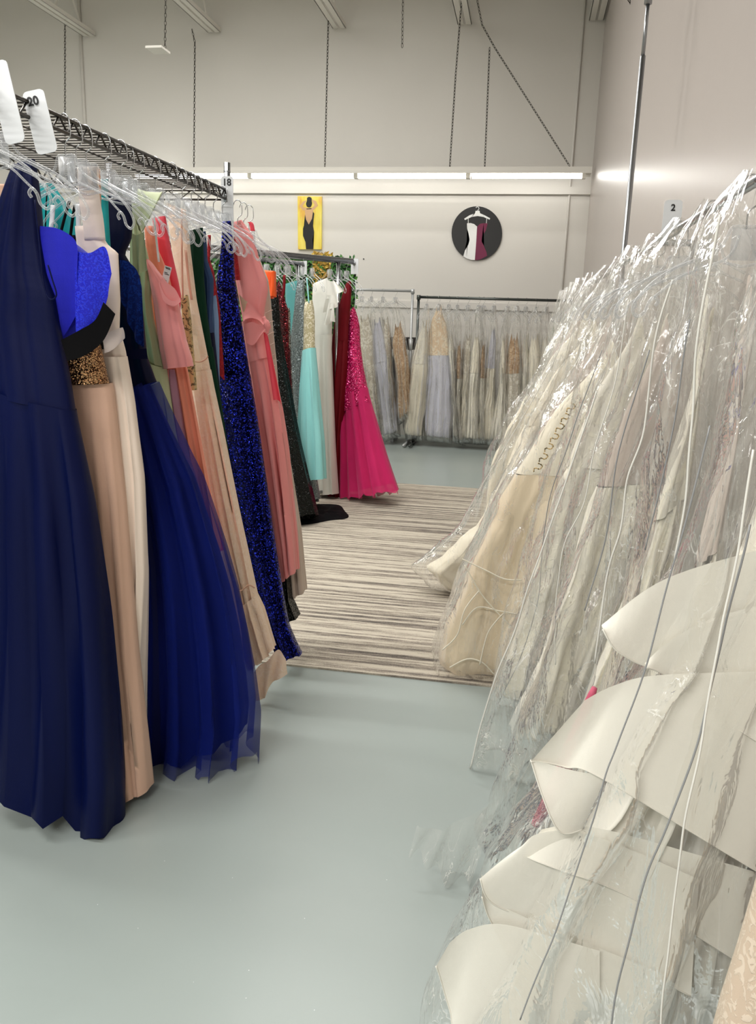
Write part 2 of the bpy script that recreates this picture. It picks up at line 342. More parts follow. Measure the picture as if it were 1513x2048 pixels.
# chains
def chain(pts, label, r=.0035, link=.042, group=None):
    b = MB(); P = [Vector(q) for q in pts]; k = 0
    for A, B in zip(P[:-1], P[1:]):
        L = (B-A).length; n = max(1, int(L/link/.8)); d = (B-A)/L; s = d.orthogonal().normalized(); q = d.cross(s)
        for i in range(n):
            c = A+(B-A)*((i+.5)/n); e = s if k % 2 else q; k += 1
            b.tube([c+d*math.cos(a)*link*.52+e*math.sin(a)*link*.24 for a in [2*PI*j/8 for j in range(8)]], r, 4, closed=True)
    return tag(b.build('chain', M_dkchain, None, True), label, 'chain', group)
def fp(px, py, Y=FY): f_ = Frame((0, Y, 0)); u, z = f_.uv(px, py); return (u, Y, z)
chain([fp(384, 58), fp(390, 85), fp(388, 340)], 'long thin chain holding the strip light above the shelf post')
chain([fp(657, 42), fp(650, 340)], 'long thin chain holding the strip light near the yellow painting')
chain([fp(924, 0), fp(912, 150), fp(900, 338)], 'chain holding the strip light left of the round sign')
chain([fp(980, 95), fp(970, 338)], 'chain holding the strip light straight above the round sign')
chain([fp(955, 0), fp(965, 50), fp(990, 95), fp(1140, 332)], 'diagonal chain running down to the right end of the strip light')
chain([fp(130, 40), fp(130, 345)], 'chain dropping behind the wire shelf at far left')
chain([fp(807, -20, 8.5), fp(805, 95, 8.5)], 'short chain hanging free from the roof in the middle', .003)
chain([fp(332, -30, 8), fp(330, 98, 8)], 'short chain holding a small white lamp end at upper left', .003)
chain([fp(1252, -10, 7.5), fp(1285, 42, 7.5)], 'short slack chain beside the top of the tall pole', .004)
u = fp(300, 98, 8); v2 = fp(328, 98, 8)
tag(MB().box((u[0], 7.9, u[2]-.02), (v2[0]+.02, 8.1, u[2])).build('lamp_end', M_steel), 'small white lamp end plate hanging from a chain at upper left', 'lamp part')

# ------------------------------------------------------------------ wall sign and painting
def flat(name, pix, f, d, m, parent, th=.004, n=1, mirror=False):
    P = [f.uv(*q) for q in pix]
    if n > 1: P = [(q.x, q.y) for q in smoothpts([(a, c, 0) for a, c in P]+[(P[0][0], P[0][1], 0)], n)][:-1]
    bm = bmesh.new(); vs = [bm.verts.new(f.w(u, z, -d)-parent.location) for u, z in P]
    fc = bm.faces.new(vs); bmesh.ops.triangulate(bm, faces=[fc])
    r = bmesh.ops.extrude_face_region(bm, geom=bm.faces[:]); bmesh.ops.translate(bm, vec=f.n*th, verts=[e for e in r['geom'] if isinstance(e, bmesh.types.BMVert)])
    bmesh.ops.recalc_face_normals(bm, faces=bm.faces[:])
    me = bpy.data.meshes.new(name); bm.to_mesh(me); bm.free(); me.materials.append(m)
    o = bpy.data.objects.new(name, me); C.objects.link(o); o.parent = parent; return o
fw = Frame((0, YB, 0))
cx, cz = fw.uv(954.5, 467)
sign = thing('round_sign', 'round black wall sign with a half white, half magenta dress on a hanger', 'sign', loc=(cx, YB, cz))
circ = [(954.5+50.5*math.cos(2*PI*k/48), 467+54*math.sin(2*PI*k/48)) for k in range(48)]
M_sblack = plain('sign_black', (26, 24, 24), .35); M_swhite = plain('sign_white', (240, 240, 238), .4); M_smag = plain('sign_magenta', (112, 16, 62), .4)
flat('disc', circ, fw, .02, M_sblack, sign, .018)
flat('white_half', [(935, 447), (942, 446.5), (949, 448.5), (955, 453.5), (953, 488), (950.5, 520.5), (943, 520), (934, 517), (927.5, 513), (931, 501), (938, 489), (940, 480), (938, 467), (935, 457)], fw, .025, M_swhite, sign)
flat('magenta_half', [(955.5, 453.5), (961, 448), (968, 447), (976, 447), (973, 460), (966, 473), (964, 483), (969, 493), (974, 505), (975, 512), (968, 516), (960, 520), (951, 520.5), (953, 488)], fw, .025, M_smag, sign)
flat('hanger_mark', [(929, 438), (940, 431), (951, 427), (952, 422), (960, 422), (961, 427), (970, 431), (981, 437), (980, 440), (968, 434.5), (956, 432.5), (944, 434.5), (931, 440.5)], fw, .025, M_swhite, sign)
def fl(pts): return [fw.w(*fw.uv(*q), -.024)-sign.location for q in pts]
MB().tube(fl([(956, 424), (956.5, 421), (959, 418.5), (958, 415), (955, 414), (952.5, 416)]), .005, 6).build('hook_mark', M_swhite, sign)
for xx in (937.5, 973.5): MB().tube(fl([(xx+(1 if xx > 950 else 0), 436), (xx, 447)]), .004, 6).build('strap_mark', M_swhite, sign)
px0, pz0 = fw.uv(621, 446)
pic = thing('painting', 'yellow canvas painting of a woman in a black backless dress', 'painting', loc=(px0, YB, pz0))
m, nt, p = nodes('yellow_paint'); v = tc(nt, (4, 1, 1.2)); n = N(nt, 'ShaderNodeTexNoise'); n.inputs['Scale'].default_value = 2.2; n.inputs['Detail'].default_value = 4; nt.links.new(v, n.inputs[0])
c_ = N(nt, 'ShaderNodeValToRGB'); e = c_.color_ramp.elements; e[0].position = .33; e[0].color = (*lin((225, 150, 70)), 1); e[1].position = .47; e[1].color = (*lin((238, 214, 84)), 1); x = e.new(.7); x.color = (*lin((246, 230, 120)), 1)
nt.links.new(n.outputs[0], c_.inputs[0]); nt.links.new(c_.outputs[0], p.inputs['Base Color']); M_yel = m
M_skin = plain('painted_skin', (214, 172, 128), .6)
flat('canvas', [(597, 393), (645, 394), (644.5, 499), (598, 499)], fw, .035, M_yel, pic, .035)
flat('painted_back', [(611, 415), (618, 417), (627, 416), (629, 425), (629, 440), (619, 452), (613, 442), (612, 428)], fw, .037, M_skin, pic, .002)
flat('painted_arm', [(616, 401), (608, 404), (601, 413), (608, 422), (613, 420), (607, 413), (612, 406)], fw, .038, M_skin, pic, .002)
flat('painted_arm', [(625, 399), (634, 403), (638, 412), (628, 422), (624, 419), (631, 411), (627, 404)], fw, .038, M_skin, pic, .002)
flat('painted_dress', [(612, 430), (614, 440), (619.5, 450), (626, 438), (628, 424), (630.5, 428), (629, 440), (628, 452), (630, 464), (627, 480), (628.5, 499), (614, 499), (613, 485), (608, 472), (608, 458), (611, 448)], fw, .040, M_black, pic, .002)
flat('painted_hair', [(616, 397), (620, 394.5), (625, 397), (625, 402), (626, 408), (623, 415), (617, 415), (614, 409), (616, 402)], fw, .040, M_black, pic, .002, 3)
flat('painted_choker', [(615, 418), (625, 417.5), (625, 419), (615, 419.5)], fw, .040, M_black, pic, .002)
u, z = fw.uv(728, 518)
tag(MB().tube([(u, YB, z), (u, YB-.01, z)], .008, 8).build('wall_screw', M_black), 'tiny dark screw in the wall right of the greenery panel', 'screw')

# ------------------------------------------------------------------ hanging goods
def interp(P, z):
    if z >= P[0][1]: return P[0][0]
    for (a, b), (c, d) in zip(P[:-1], P[1:]):
        if b >= z >= d: return a+(c-a)*((b-z)/max(1e-6, b-d))
    return P[-1][0]
def drape(name, f, L, R, m, parent, t0=0, t1=1, th=(.02, .06), folds=7, amp=(.002, .02), off=0, nu=56, nt_=44, seed=0, hem=.0, closeb=0, crump=0, inset=0, sharp=.6, topclose=.5, thcurve=1.2, neck=0):
    """Flattened, pleated tube between two edge curves (u, z) of plane f. t runs from the top to the hem."""
    rnd = random.Random(seed*7+3); ph = [rnd.uniform(0, 6.3) for _ in range(6)]
    zl0, zl1, zr0, zr1 = L[0][1], L[-1][1], R[0][1], R[-1][1]
    V = []; F = []
    for i in range(nt_+1):
        t = t0+(t1-t0)*i/nt_
        zl = zl0+(zl1-zl0)*t; zr = zr0+(zr1-zr0)*t
        ul = interp(L, zl)+inset; ur = interp(R, zr)-inset
        nk = 0
        if neck:
            s_n = min(1, (i/nt_)/.55); wf = neck+(1-neck)*(s_n*s_n*(3-2*s_n)); cm = (ul+ur)/2; ul = cm+(ul-cm)*wf; ur = cm+(ur-cm)*wf; nk = .05*(1-i/nt_)**3
        T = th[0]+(th[1]-th[0])*t**thcurve; A = amp[0]+(amp[1]-amp[0])*t**1.1
        if not topclose: A *= min(1, .2+3*(i/nt_))
        tap = 1.0
        if topclose and t < .05: tap = .35+.65*math.sqrt(max(0, t/.05))
        if closeb and t > 1-closeb: q = (t-(1-closeb))/closeb; tap = math.sqrt(max(.02, 1-q*q*.97))
        for j in range(nu):
            a = 2*PI*j/nu; c = math.cos(a); s_ = math.sin(a)
            un = (1 if c > 0 else -1)*abs(c)**.8
            uu = ul+(ur-ul)*(un+1)/2; zz = zl+(zr-zl)*(un+1)/2-nk*(1-un*un)+nk*.5*math.cos(un*PI*2)
            x = un*folds*PI/2; side = 0 if s_ <= 0 else 9.1
            wv = math.sin(x+ph[0]+side+.6*math.sin(t*3+ph[4]))+.5*math.sin(x*1.9+ph[1]+side+t)+.3*math.sin(x*3.3+ph[2]+side)
            wv = (1 if wv > 0 else -1)*abs(wv)**sharp
            d = (T*tap*(1 if s_ > 0 else -1)*abs(s_)**.8)+A*wv*(.35+.65*abs(s_))*(1 if s_ > 0 else -1)*tap
            uu += A*.35*math.sin(x*2+ph[3]+t*5)
            if crump:
                q = f.w(uu, zz, d); nn = noise.noise_vector(Vector((q.x*9, q.y*9, q.z*3.5+seed)))*crump+noise.noise_vector(Vector((q.x*26, q.y*26, q.z*9+seed)))*crump*.35
                uu += nn.x; d += nn.y; zz += nn.z*.4
            if hem and i == nt_: zz += hem*math.sin(x*1.0+ph[0]+side)+hem*.5*math.sin(x*2.3+ph[2])
            elif hem and t > .8: zz += hem*(t-.8)/.2*(i/nt_)*.8*math.sin(x+ph[0]+side)
            V.append(f.w(uu, zz, d+off)-parent.location)
    for i in range(nt_):
        for j in range(nu):
            F.append((i*nu+j, i*nu+(j+1) % nu, (i+1)*nu+(j+1) % nu, (i+1)*nu+j))
    if closeb:
        F.append(tuple(nt_*nu+j for j in range(nu)))
    return new_obj(name, V, F, m, parent)
def edges(f, L, R, width=None):
    R_ = [f.uv(*q) for q in R]
    R_ = sorted(R_, key=lambda q: -q[1])
    if L is None:
        c = 0; L_ = [(min(-abs(u)*.85, -.04) if width is None else u-width, z) for u, z in R_]
    else: L_ = sorted([f.uv(*q) for q in L], key=lambda q: -q[1])
    return L_, R_
def gown(name, label, f, L, R, segs, group=None, width=None, cat='gown'):
    """segs: list of (part name, t0, t1, material, kwargs)"""
    L_, R_ = edges(f, L, R, width)
    zb = min(L_[-1][1], R_[-1][1])
    t = thing(name, label, cat, group, (f.P.x, f.P.y, max(0, zb)))
    for s in segs:
        k = dict(s[4]) if len(s) > 4 else {}
        seed = k.pop('seed', abs(int(f.P.y*100))+int(s[1]*17)); drape(s[0], f, L_, R_, s[3], t, s[1], s[2], seed=seed, **k)
    t['_e'] = 0; del t['_e']
    return t, L_, R_
def strap(parent, f, pix, wd, m, d=-.01, name='strap'):
    P = [f.q(*q, d)-parent.location for q in pix]
    return MB().ribbon(smoothpts(P, 4), f.a, wd).build(name, m, parent, True)
def lerpc(P, s):
    x = s*(len(P)-1); i = min(int(x), len(P)-2); return P[i].lerp(P[i+1], x-i)
def sheet(name, parent, f, A, B, m, d0=-.02, wave=.015, nw=3, nu=20, nv=10, ph=0, dd=0.0, curl=0):
    f = Frame(f.P+f.n*d0, f.ang)
    a = smoothpts([(*f.uv(*q), 0) for q in A], 8); b = smoothpts([(*f.uv(*q), 0) for q in B], 8)
    V = []; F = []
    for i in range(nu+1):
        s = i/nu; p = lerpc(a, s); q = lerpc(b, s)
        for j in range(nv+1):
            t = j/nv; u = p.x+(q.x-p.x)*t; z = p.y+(q.y-p.y)*t
            d = dd*t-wave*math.sin(s*nw*2*PI+ph+t*.8)*(.2+.8*t)-curl*t*t
            V.append(f.w(u, z, d)-parent.location)
    for i in range(nu):
        for j in range(nv): F.append((i*(nv+1)+j, i*(nv+1)+j+1, (i+1)*(nv+1)+j+1, (i+1)*(nv+1)+j))
    return new_obj(name, V, F, m, parent)

# --- the clear hanger, built once
M_ac = acrylic()
def make_hanger(label, group):
    t = thing('hanger', label, 'hanger', group)
    hook = [(.0, 0, -.10), (0, 0, -.068), (.016, 0, -.052), (.018, 0, -.030), (.014, 0, -.008), (.002, 0, .003), (-.012, 0, -.002), (-.018, 0, -.016)]
    MB().tube(smoothpts(hook, 5), .0017, 6).build('hook', M_chrome, t, True)
    b = MB()
    for s in (-1, 1):
        up = [(0, 0, -.096), (s*.026, 0, -.096), (s*.036, 0, -.118), (s*.052, 0, -.140), (s*.085, 0, -.158), (s*.13, 0, -.178), (s*.17, 0, -.206), (s*.198, 0, -.238), (s*.207, 0, -.262), (s*.196, 0, -.276), (s*.182, 0, -.266), (s*.176, 0, -.248), (s*.166, 0, -.236), (s*.157, 0, -.244), (s*.162, 0, -.253)]
        b.tube(smoothpts(up, 3), .0034, 6)
        lo = [(s*.012, 0, -.112), (s*.018, 0, -.138), (s*.036, 0, -.160), (s*.08, 0, -.178), (s*.12, 0, -.196), (s*.15, 0, -.222), (s*.166, 0, -.236)]
        b.tube(smoothpts(lo, 3), .0028, 6)
    b.box((-.026, -.0015, -.160), (.026, .0015, -.098))
    b.tube([(-.036, 0, -.165), (0, 0, -.172), (.036, 0, -.165)], .003, 6)
    b.build('hanger_body', M_ac, t, True); return t
def copy_tree(src, loc, rz, label=None, group=None):
    r = src.copy(); C.objects.link(r); r.location = loc; r.rotation_euler = (0, 0, rz)
    if label: r['label'] = label
    if group: r['group'] = group
    for c in src.children: d = c.copy(); C.objects.link(d); d.parent = r
    return r

# ================================================================== wire shelf rack at the left
XRK = -1.2
ZS = onX(455, 381, XRK); post_y = ZS.y; ZS = ZS.z
ZS2 = ZS-.034; XB = XRK-.50; Y0 = .9
rack = thing('wire_shelf_rack', 'tall chrome wire shelf rack carrying the coloured gowns at left', 'clothes rack', loc=(XRK, post_y, 0))
def rl(b): return dict(parent=rack, off=rack.location)
M_wire = plain('wire_chrome', (84, 80, 76), .3, 1)
for (x, nm) in ((XRK, 'front_rail'), (XB, 'back_rail')):
    b = MB(); b.tube([(x, Y0, ZS), (x, post_y, ZS)], .0052, 8); b.tube([(x, Y0, ZS2), (x, post_y, ZS2)], .0052, 8)
    n = 34; pz = []
    for k in range(n*2+1): pz.append((x, Y0+(post_y-Y0)*k/(2*n), ZS if k % 2 else ZS2))
    b.tube(pz, .0034, 5); b.build(nm, M_wire, rack, True, rack.location)
b = MB(); b.tube([(XB, post_y, ZS), (XRK, post_y, ZS)], .004, 6); b.tube([(XB, post_y, ZS2), (XRK, post_y, ZS2)], .004, 6)
b.tube([(XB+(XRK-XB)*k/10, post_y, ZS if k % 2 else ZS2) for k in range(11)], .0026, 5); b.build('end_rail', M_wire, rack, True, rack.location)
me = None
ny = int((post_y-Y0)/.034)
for k in range(ny):
    y = Y0+.012+k*.034
    if me is None: o = MB().tube([(XB, 0, ZS+.002), (XRK, 0, ZS+.002)], .0023, 5).build('shelf_wire', M_wire, rack, True, (rack.location.x, 0, 0)); me = o.data
    else: o = bpy.data.objects.new('shelf_wire', me); C.objects.link(o); o.parent = rack
    o.location = (0, y-rack.location.y, 0)
for x in (XRK-.16, XRK-.33):
    MB().tube([(x, Y0, ZS-.004), (x, post_y, ZS-.004)], .003, 6).build('support_wire', M_wire, rack, True, rack.location)
zt_ = fr(post_y).uv(452, 309)[1]
for (x, y) in ((XRK, post_y), (XB, post_y), (XB, Y0), (XRK, Y0)):
    b = MB(); b.tube([(x, y, .02), (x, y, zt_)], .0127, 14)
    for k in range(4): b.tube([(x, y, zt_-.03-k*.045), (x, y, zt_-.033-k*.045)], .0136, 14)
    b.tube([(x, y, 0), (x, y, .02)], .02, 12)
    o = b.build('post', M_chrome, rack, True, rack.location)
    MB().tube([(x, y, ZS2-.012), (x, y, ZS+.006)], .022, 14).build('collar', M_chrome2, rack, True, rack.location)
# --- numbered size dividers
def divider(P, num, label, w_=.07, h_=.20, rz=0, tx=None, lean=0):
    t = thing('size_divider', label, 'divider tag', loc=P); t.rotation_euler = (0, lean, rz)
    bm = bmesh.new(); pts = []
    r = .012
    for (cx_, cz_, a0) in ((w_/2-r, h_/2-r, 0), (-w_/2+r, h_/2-r, 90), (-w_/2+r, -h_/2+r, 180), (w_/2-r, -h_/2+r, 270)):
        for k in range(5):
            a = math.radians(a0+k*22.5); pts.append((cx_+r*math.cos(a), cz_+r*math.sin(a)))
    fc = bm.faces.new([bm.verts.new((x, 0, z)) for x, z in pts]); rr = bmesh.ops.extrude_face_region(bm, geom=[fc])
    bmesh.ops.translate(bm, vec=(0, .002, 0), verts=[e for e in rr['geom'] if isinstance(e, bmesh.types.BMVert)]); bmesh.ops.recalc_face_normals(bm, faces=bm.faces[:])
    me = bpy.data.meshes.new('card'); bm.to_mesh(me); bm.free(); me.materials.append(M_card)
    o = bpy.data.objects.new('card', me); C.objects.link(o); o.parent = t
    if num:
        cu_ = bpy.data.curves.new('number', 'FONT'); cu_.body = num; cu_.size = .036 if num == '18' else .027; cu_.align_x = 'CENTER'; cu_.align_y = 'CENTER'; cu_.extrude = .0006; cu_.offset = .0007
        to = bpy.data.objects.new('number_text', cu_); C.objects.link(to)
        dg = bpy.context.evaluated_depsgraph_get(); me = bpy.data.meshes.new_from_object(to.evaluated_get(dg)); bpy.data.objects.remove(to)
        me.materials.clear(); me.materials.append(M_black)
        o = bpy.data.objects.new('number', me); C.objects.link(o); o.parent = t; o.rotation_euler = (PI/2, 0, 0); o.location = (tx or 0, -.0015, h_/2-.024)
    return t
def at(px, py, Y): f_ = Frame((0, Y, 0)); u, z = f_.uv(px, py); return Vector((u, Y, z))
Yd = onX(82, 235, XRK).y
Yd -= .05; c = at(80, 244, Yd); divider((c.x, Yd, c.z), '20', 'white size divider printed 20 standing over the wire shelf edge', .054, .14, .1, -.004, -.2)
Yd = onX(15, 200, XRK).y
c = at(12, 205, Yd-.05); divider((c.x, Yd-.05, c.z), '', 'white blank side of a divider tag cut by the left picture edge', .05, .17, 0, 0, -.2)
c = at(455, 428, post_y+.03-.05); divider((c.x, post_y-.02, c.z), '18', 'white size divider printed 18 on the shelf post', .050, .28, .0, .0)

# --- gown materials
F_navy = fabric('navy_satin', (2, 11, 56), .45, .35, .3)
F_navy2 = fabric('navy_satin_dark', (2, 6, 40), .4, .3, .25)
F_royal = fabric('royal_blue_velvet', (2, 8, 186), .6, .35, .25, crease=2)
F_royal_l = fabric('royal_sequin_lace', (2, 10, 188), .4, .35, .2, lace=170, lace_rgb=(24, 48, 228))
F_black = fabric('black_velvet', (6, 5, 7), .8, .1)
F_gold = sequin('gold_sequin', (240, 190, 140), (90, 55, 32), 420)
F_beige = fabric('beige_tulle', (226, 184, 160), .8, .3, .1, crease=1)
F_ivory_s = fabric('champagne_satin', (255, 234, 218), .38, .3, .05)
F_teal = fabric('teal_satin', (8, 150, 152), .4, .3, .15)
F_tulle = fabric('navy_tulle', (2, 26, 118), .8, .4, .2, alpha=.55, crease=2)
F_tulle_in = fabric('navy_lining', (2, 10, 72), .6, .3, .25)
F_feather = fabric('navy_feathers', (3, 24, 84), .9, .6, .4, lace=120, lace_rgb=(8, 44, 120))
F_lav = fabric('lavender_grey', (104, 98, 150), .6, .4, .15, alpha=.85)
F_sage = fabric('sage_satin', (180, 190, 148), .5, .4, .08)
F_coral = fabric('coral_chiffon', (255, 154, 152), .7, .4, .1, crease=1)
F_coral2 = fabric('strong_coral', (240, 74, 92), .6, .3, .1)
F_orangepk = fabric('salmon', (240, 140, 112), .6, .3, .1)
F_dusty = fabric('dusty_pink_crepe', (242, 152, 150), .65, .4, .1)
F_mauve = fabric('mauve_chiffon', (176, 128, 150), .6, .4, .15, alpha=.8)
F_blush = fabric('blush_dotted_chiffon', (255, 222, 196), .75, .4, .06, crease=1.5, lace=60, lace_rgb=(255, 228, 206))
F_nude = fabric('nude_mesh', (222, 176, 150), .7, .3, .08)
F_green = fabric('dark_green_velvet', (6, 48, 32), .7, .5, .3)
F_slate = fabric('slate_satin', (40, 66, 108), .45, .3, .15)
F_dblue = fabric('dusty_blue', (122, 150, 190), .6, .3, .1)
F_red = fabric('red_lace', (156, 14, 26), .6, .3, .15, lace=90, lace_rgb=(190, 30, 40))
F_seq = sequin('navy_sequin', (50, 70, 255), (2, 3, 60), 230, .8, .2)
F_blkseq = sequin('black_sequin', (30, 40, 32), (3, 4, 3), 260, .6, .2)
F_greige = fabric('greige_chiffon', (206, 186, 172), .7, .3, .08)
F_gold_emb = fabric('gold_embroidery', (206, 176, 122), .6, .3, .1, lace=70, lace_rgb=(96, 80, 44))

G = 'hanging gowns'
def simple(skirt, bod=None, split=.32, **k):
    kk = dict(th=(.014, .05), folds=7, amp=(.001, .016)); kk.update(k)
    return [('bodice', 0, split, bod or skirt, dict(kk, amp=(.001, .003), folds=4)), ('skirt', split, 1, skirt, kk)]
# L1 navy halter gown
f = fr(2.02)
g, L_, R_ = gown('evening_gown', 'navy satin halter gown at the left picture edge, longest skirt', f,
    [(30, 330), (2, 420), (-40, 520), (-70, 620), (-60, 760), (-90, 1000), (-120, 1300), (-140, 1480)],
    [(68, 318), (84, 480), (97, 550), (112, 592), (118, 650), (128, 700), (140, 762), (152, 840), (185, 1000), (215, 1200), (236, 1400), (248, 1560), (250, 1662)],
    [('bodice', 0, .335, F_navy, dict(th=(.03, .10), folds=4, amp=(.006, .014))), ('skirt', .33, 1, F_navy, dict(th=(.034, .104), folds=9, amp=(.008, .045), hem=.02, topclose=0))])
MB().tube(smoothpts([f.q(*q, -.05)-g.location for q in [(70, 400), (80, 500), (88, 570), (100, 598), (113, 590), (105, 560), (96, 530)]], 5), .0022, 6).build('armhole_edge', F_navy, g, True)
# L2 royal blue corset gown
f = fr(2.11)
g, L_, R_ = gown('corset_top', 'royal blue velvet strapless corset with a black velvet waistband', f,
    [(-30, 455), (-25, 560), (20, 640), (60, 700), (80, 760)],
    [(152, 488), (214, 497), (223, 545), (218, 575), (210, 600), (178, 650), (150, 690), (135, 715)][0:1]+[(222, 545), (208, 602), (170, 652), (140, 690), (120, 740)],
    [('bodice', 0, .96, F_royal, dict(th=(.03, .05), folds=3, amp=(.004, .006)))], cat='gown top')
sheet('bust_cup', g, f, [(80, 452), (118, 458), (148, 478), (156, 505)], [(78, 700), (105, 690), (130, 650), (150, 620)], F_royal, -.085, .008, 1, curl=-.02)
sheet('sequin_panel', g, f, [(150, 502), (180, 506), (210, 494), (223, 545)], [(150, 680), (176, 655), (200, 620), (214, 592)], F_royal_l, -.08, .006, 1, curl=-.01)
sheet('waistband', g, f, [(122, 680), (160, 660), (190, 640), (207, 604)], [(136, 722), (168, 712), (205, 682), (232, 628)], F_black, -.09, .004, 1)
# L3 beige tulle
f = fr(2.17)
g, L_, R_ = gown('tulle_gown', 'beige tulle gown with gold sequin waist below the royal blue corset', f,
    [(100, 560), (95, 690), (110, 900), (150, 1200), (200, 1590)],
    [(200, 560), (206, 690), (226, 780), (250, 1000), (272, 1300), (300, 1575)],
    [('bodice', 0, .12, F_black, dict(th=(.03, .04), folds=3, amp=(.001, .002))), ('sequin_waist', .1, .18, F_gold, dict(th=(.04, .04), folds=2, amp=(.001, .002), off=-.02, topclose=0)),
     ('skirt', .18, 1, F_beige, dict(th=(.035, .07), folds=11, amp=(.003, .012), topclose=0))])
# L4 champagne satin gown with bow
f = fr(2.24)
g, L_, R_ = gown('satin_gown', 'champagne satin gown with wide strap and flat bow at the waist', f,
    [(150, 452), (158, 520), (175, 640), (190, 700), (215, 900), (240, 1150), (262, 1466)],
    [(192, 452), (216, 490), (236, 506), (240, 600), (238, 655), (250, 700), (268, 800), (287, 960), (293, 1150), (287, 1300), (279, 1462)],
    [('bodice', 0, .23, F_ivory_s, dict(th=(.015, .03), folds=3, amp=(.001, .004))), ('skirt', .23, 1, F_ivory_s, dict(th=(.03, .05), folds=6, amp=(.006, .014), topclose=0))])
strap(g, f, [(176, 333), (178, 390), (186, 440), (190, 480)], .062, F_ivory_s, -.012)
strap(g, f, [(196, 338), (198, 390), (198, 440), (198, 480)], .012, F_nude, .012)
sheet('bow', g, f, [(203, 672), (215, 666), (240, 656), (246, 655)], [(214, 706), (225, 702), (240, 688), (255, 676)], F_ivory_s, -.07, .006, 1, curl=.01)
# teal straps / teal gown
f = fr(2.36)
g, L_, R_ = gown('teal_gown', 'teal satin gown showing behind the navy halter strap', f,
    [(60, 368), (60, 480), (70, 700), (120, 1300)], [(104, 366), (150, 430), (215, 560), (245, 900), (262, 1300)],
    simple(F_teal, None, .25, th=(.01, .02)))
strap(g, f, [(207, 358), (208, 420), (214, 520), (220, 560)], .028, F_teal, -.012)
strap(g, f, [(95, 370), (92, 420), (90, 480)], .003, F_black, -.03); strap(g, f, [(106, 410), (104, 440), (100, 480)], .014, M_card, -.035, 'hanger_loop')
# salmon lace straps gown
f = fr(2.30)
g, L_, R_ = gown('salmon_gown', 'dark gown on thin black straps left of the champagne strap', f,
    [(120, 470), (115, 600), (130, 1100)], [(150, 470), (190, 600), (215, 1100)], simple(F_navy2, None, .3, th=(.01, .02)))
g.name = 'strappy_gown'
strap(g, f, [(139, 402), (128, 440), (118, 480)], .008, F_black, -.02); strap(g, f, [(150, 410), (145, 440), (140, 480)], .008, F_black, -.02)
strap(g, f, [(156, 408), (157, 440), (158, 500)], .014, M_card, -.03, 'hanger_loop')
# beige ruched strap gown far left
f = fr(2.07)
g, L_, R_ = gown('ruched_gown', 'beige ruched strap of a gown at the left edge behind the navy halter', f,
    [(-60, 560), (-80, 800), (-100, 1200)], [(-10, 560), (-5, 800), (-10, 1200)], simple(F_nude, None, .3, th=(.01, .02)))
strap(g, f, [(6, 368), (14, 400), (8, 440), (-6, 500), (-20, 570)], .035, F_nude, 0); strap(g, f, [(-2, 420), (2, 450), (-4, 500), (-20, 570)], .03, F_teal, .03, 'lace_strap')
# L6 navy tulle ball gown
f = fr(2.46)
Rr = [(262, 400), (266, 440), (262, 480), (248, 508), (262, 530), (280, 552), (283, 600), (288, 650), (294, 712), (310, 755), (340, 822), (372, 890), (402, 952), (428, 1030), (452, 1102), (475, 1180), (492, 1260), (506, 1350), (514, 1420), (508, 1505)]
Ll = [(206, 372), (202, 440), (215, 520), (222, 620), (240, 712), (230, 820), (235, 950), (245, 1150), (235, 1350), (225, 1560), (225, 1600)]
g, L_, R_ = gown('ball_gown', 'navy tulle ball gown with feathered neckline and wide sheer skirt', f, Ll, Rr,
    [('bodice', 0, .30, F_navy2, dict(th=(.02, .05), folds=3, amp=(.002, .008))), ('lining', .30, .955, F_tulle_in, dict(th=(.03, .09), folds=8, amp=(.006, .03), inset=.035, topclose=0)),
     ('tulle_skirt', .30, 1, F_tulle, dict(th=(.04, .12), folds=9, amp=(.006, .045), hem=.03, topclose=0, nu=110, nt_=60))])
tag([c for c in g.children if c.name.startswith('tulle')][0], 'sheer blue tulle overlay')
sheet('feather_trim', g, f, [(240, 520), (258, 524), (276, 545), (284, 580)], [(244, 600), (256, 640), (272, 680), (290, 700)], F_feather, -.07, .008, 3)
sheet('belt', g, f, [(244, 700), (262, 700), (280, 698), (293, 697)], [(246, 716), (262, 718), (280, 718), (296, 718)], F_navy2, -.075, .001, 1)
f = fr(2.40)
g, L_, R_ = gown('chiffon_gown', 'lavender grey chiffon skirt hanging under the navy tulle', f,
    [(262, 900), (264, 1200), (270, 1462)], [(285, 900), (306, 1150), (318, 1300), (319, 1432)], [('skirt', 0, 1, F_lav, dict(th=(.02, .05), folds=5, amp=(.004, .016)))])
for c_ in [g]: g.location = g.location
for ch in g.children: ch.location.y -= .19
# L7 sage gown with flared cape sleeve
f = fr(2.62)
g, L_, R_ = gown('sage_gown', 'sage green gown with a wide flared sleeve', f,
    [(262, 400), (262, 500), (262, 600), (255, 900), (262, 1300)], [(280, 462), (292, 500), (302, 545), (301, 600), (306, 640), (318, 690), (335, 770), (350, 860), (380, 1000), (400, 1300)],
    [('bodice', 0, .3, F_sage, dict(th=(.02, .05), folds=5, amp=(.004, .010))), ('skirt', .3, 1, F_sage, dict(th=(.05, .06), folds=9, amp=(.008, .02), topclose=0))])
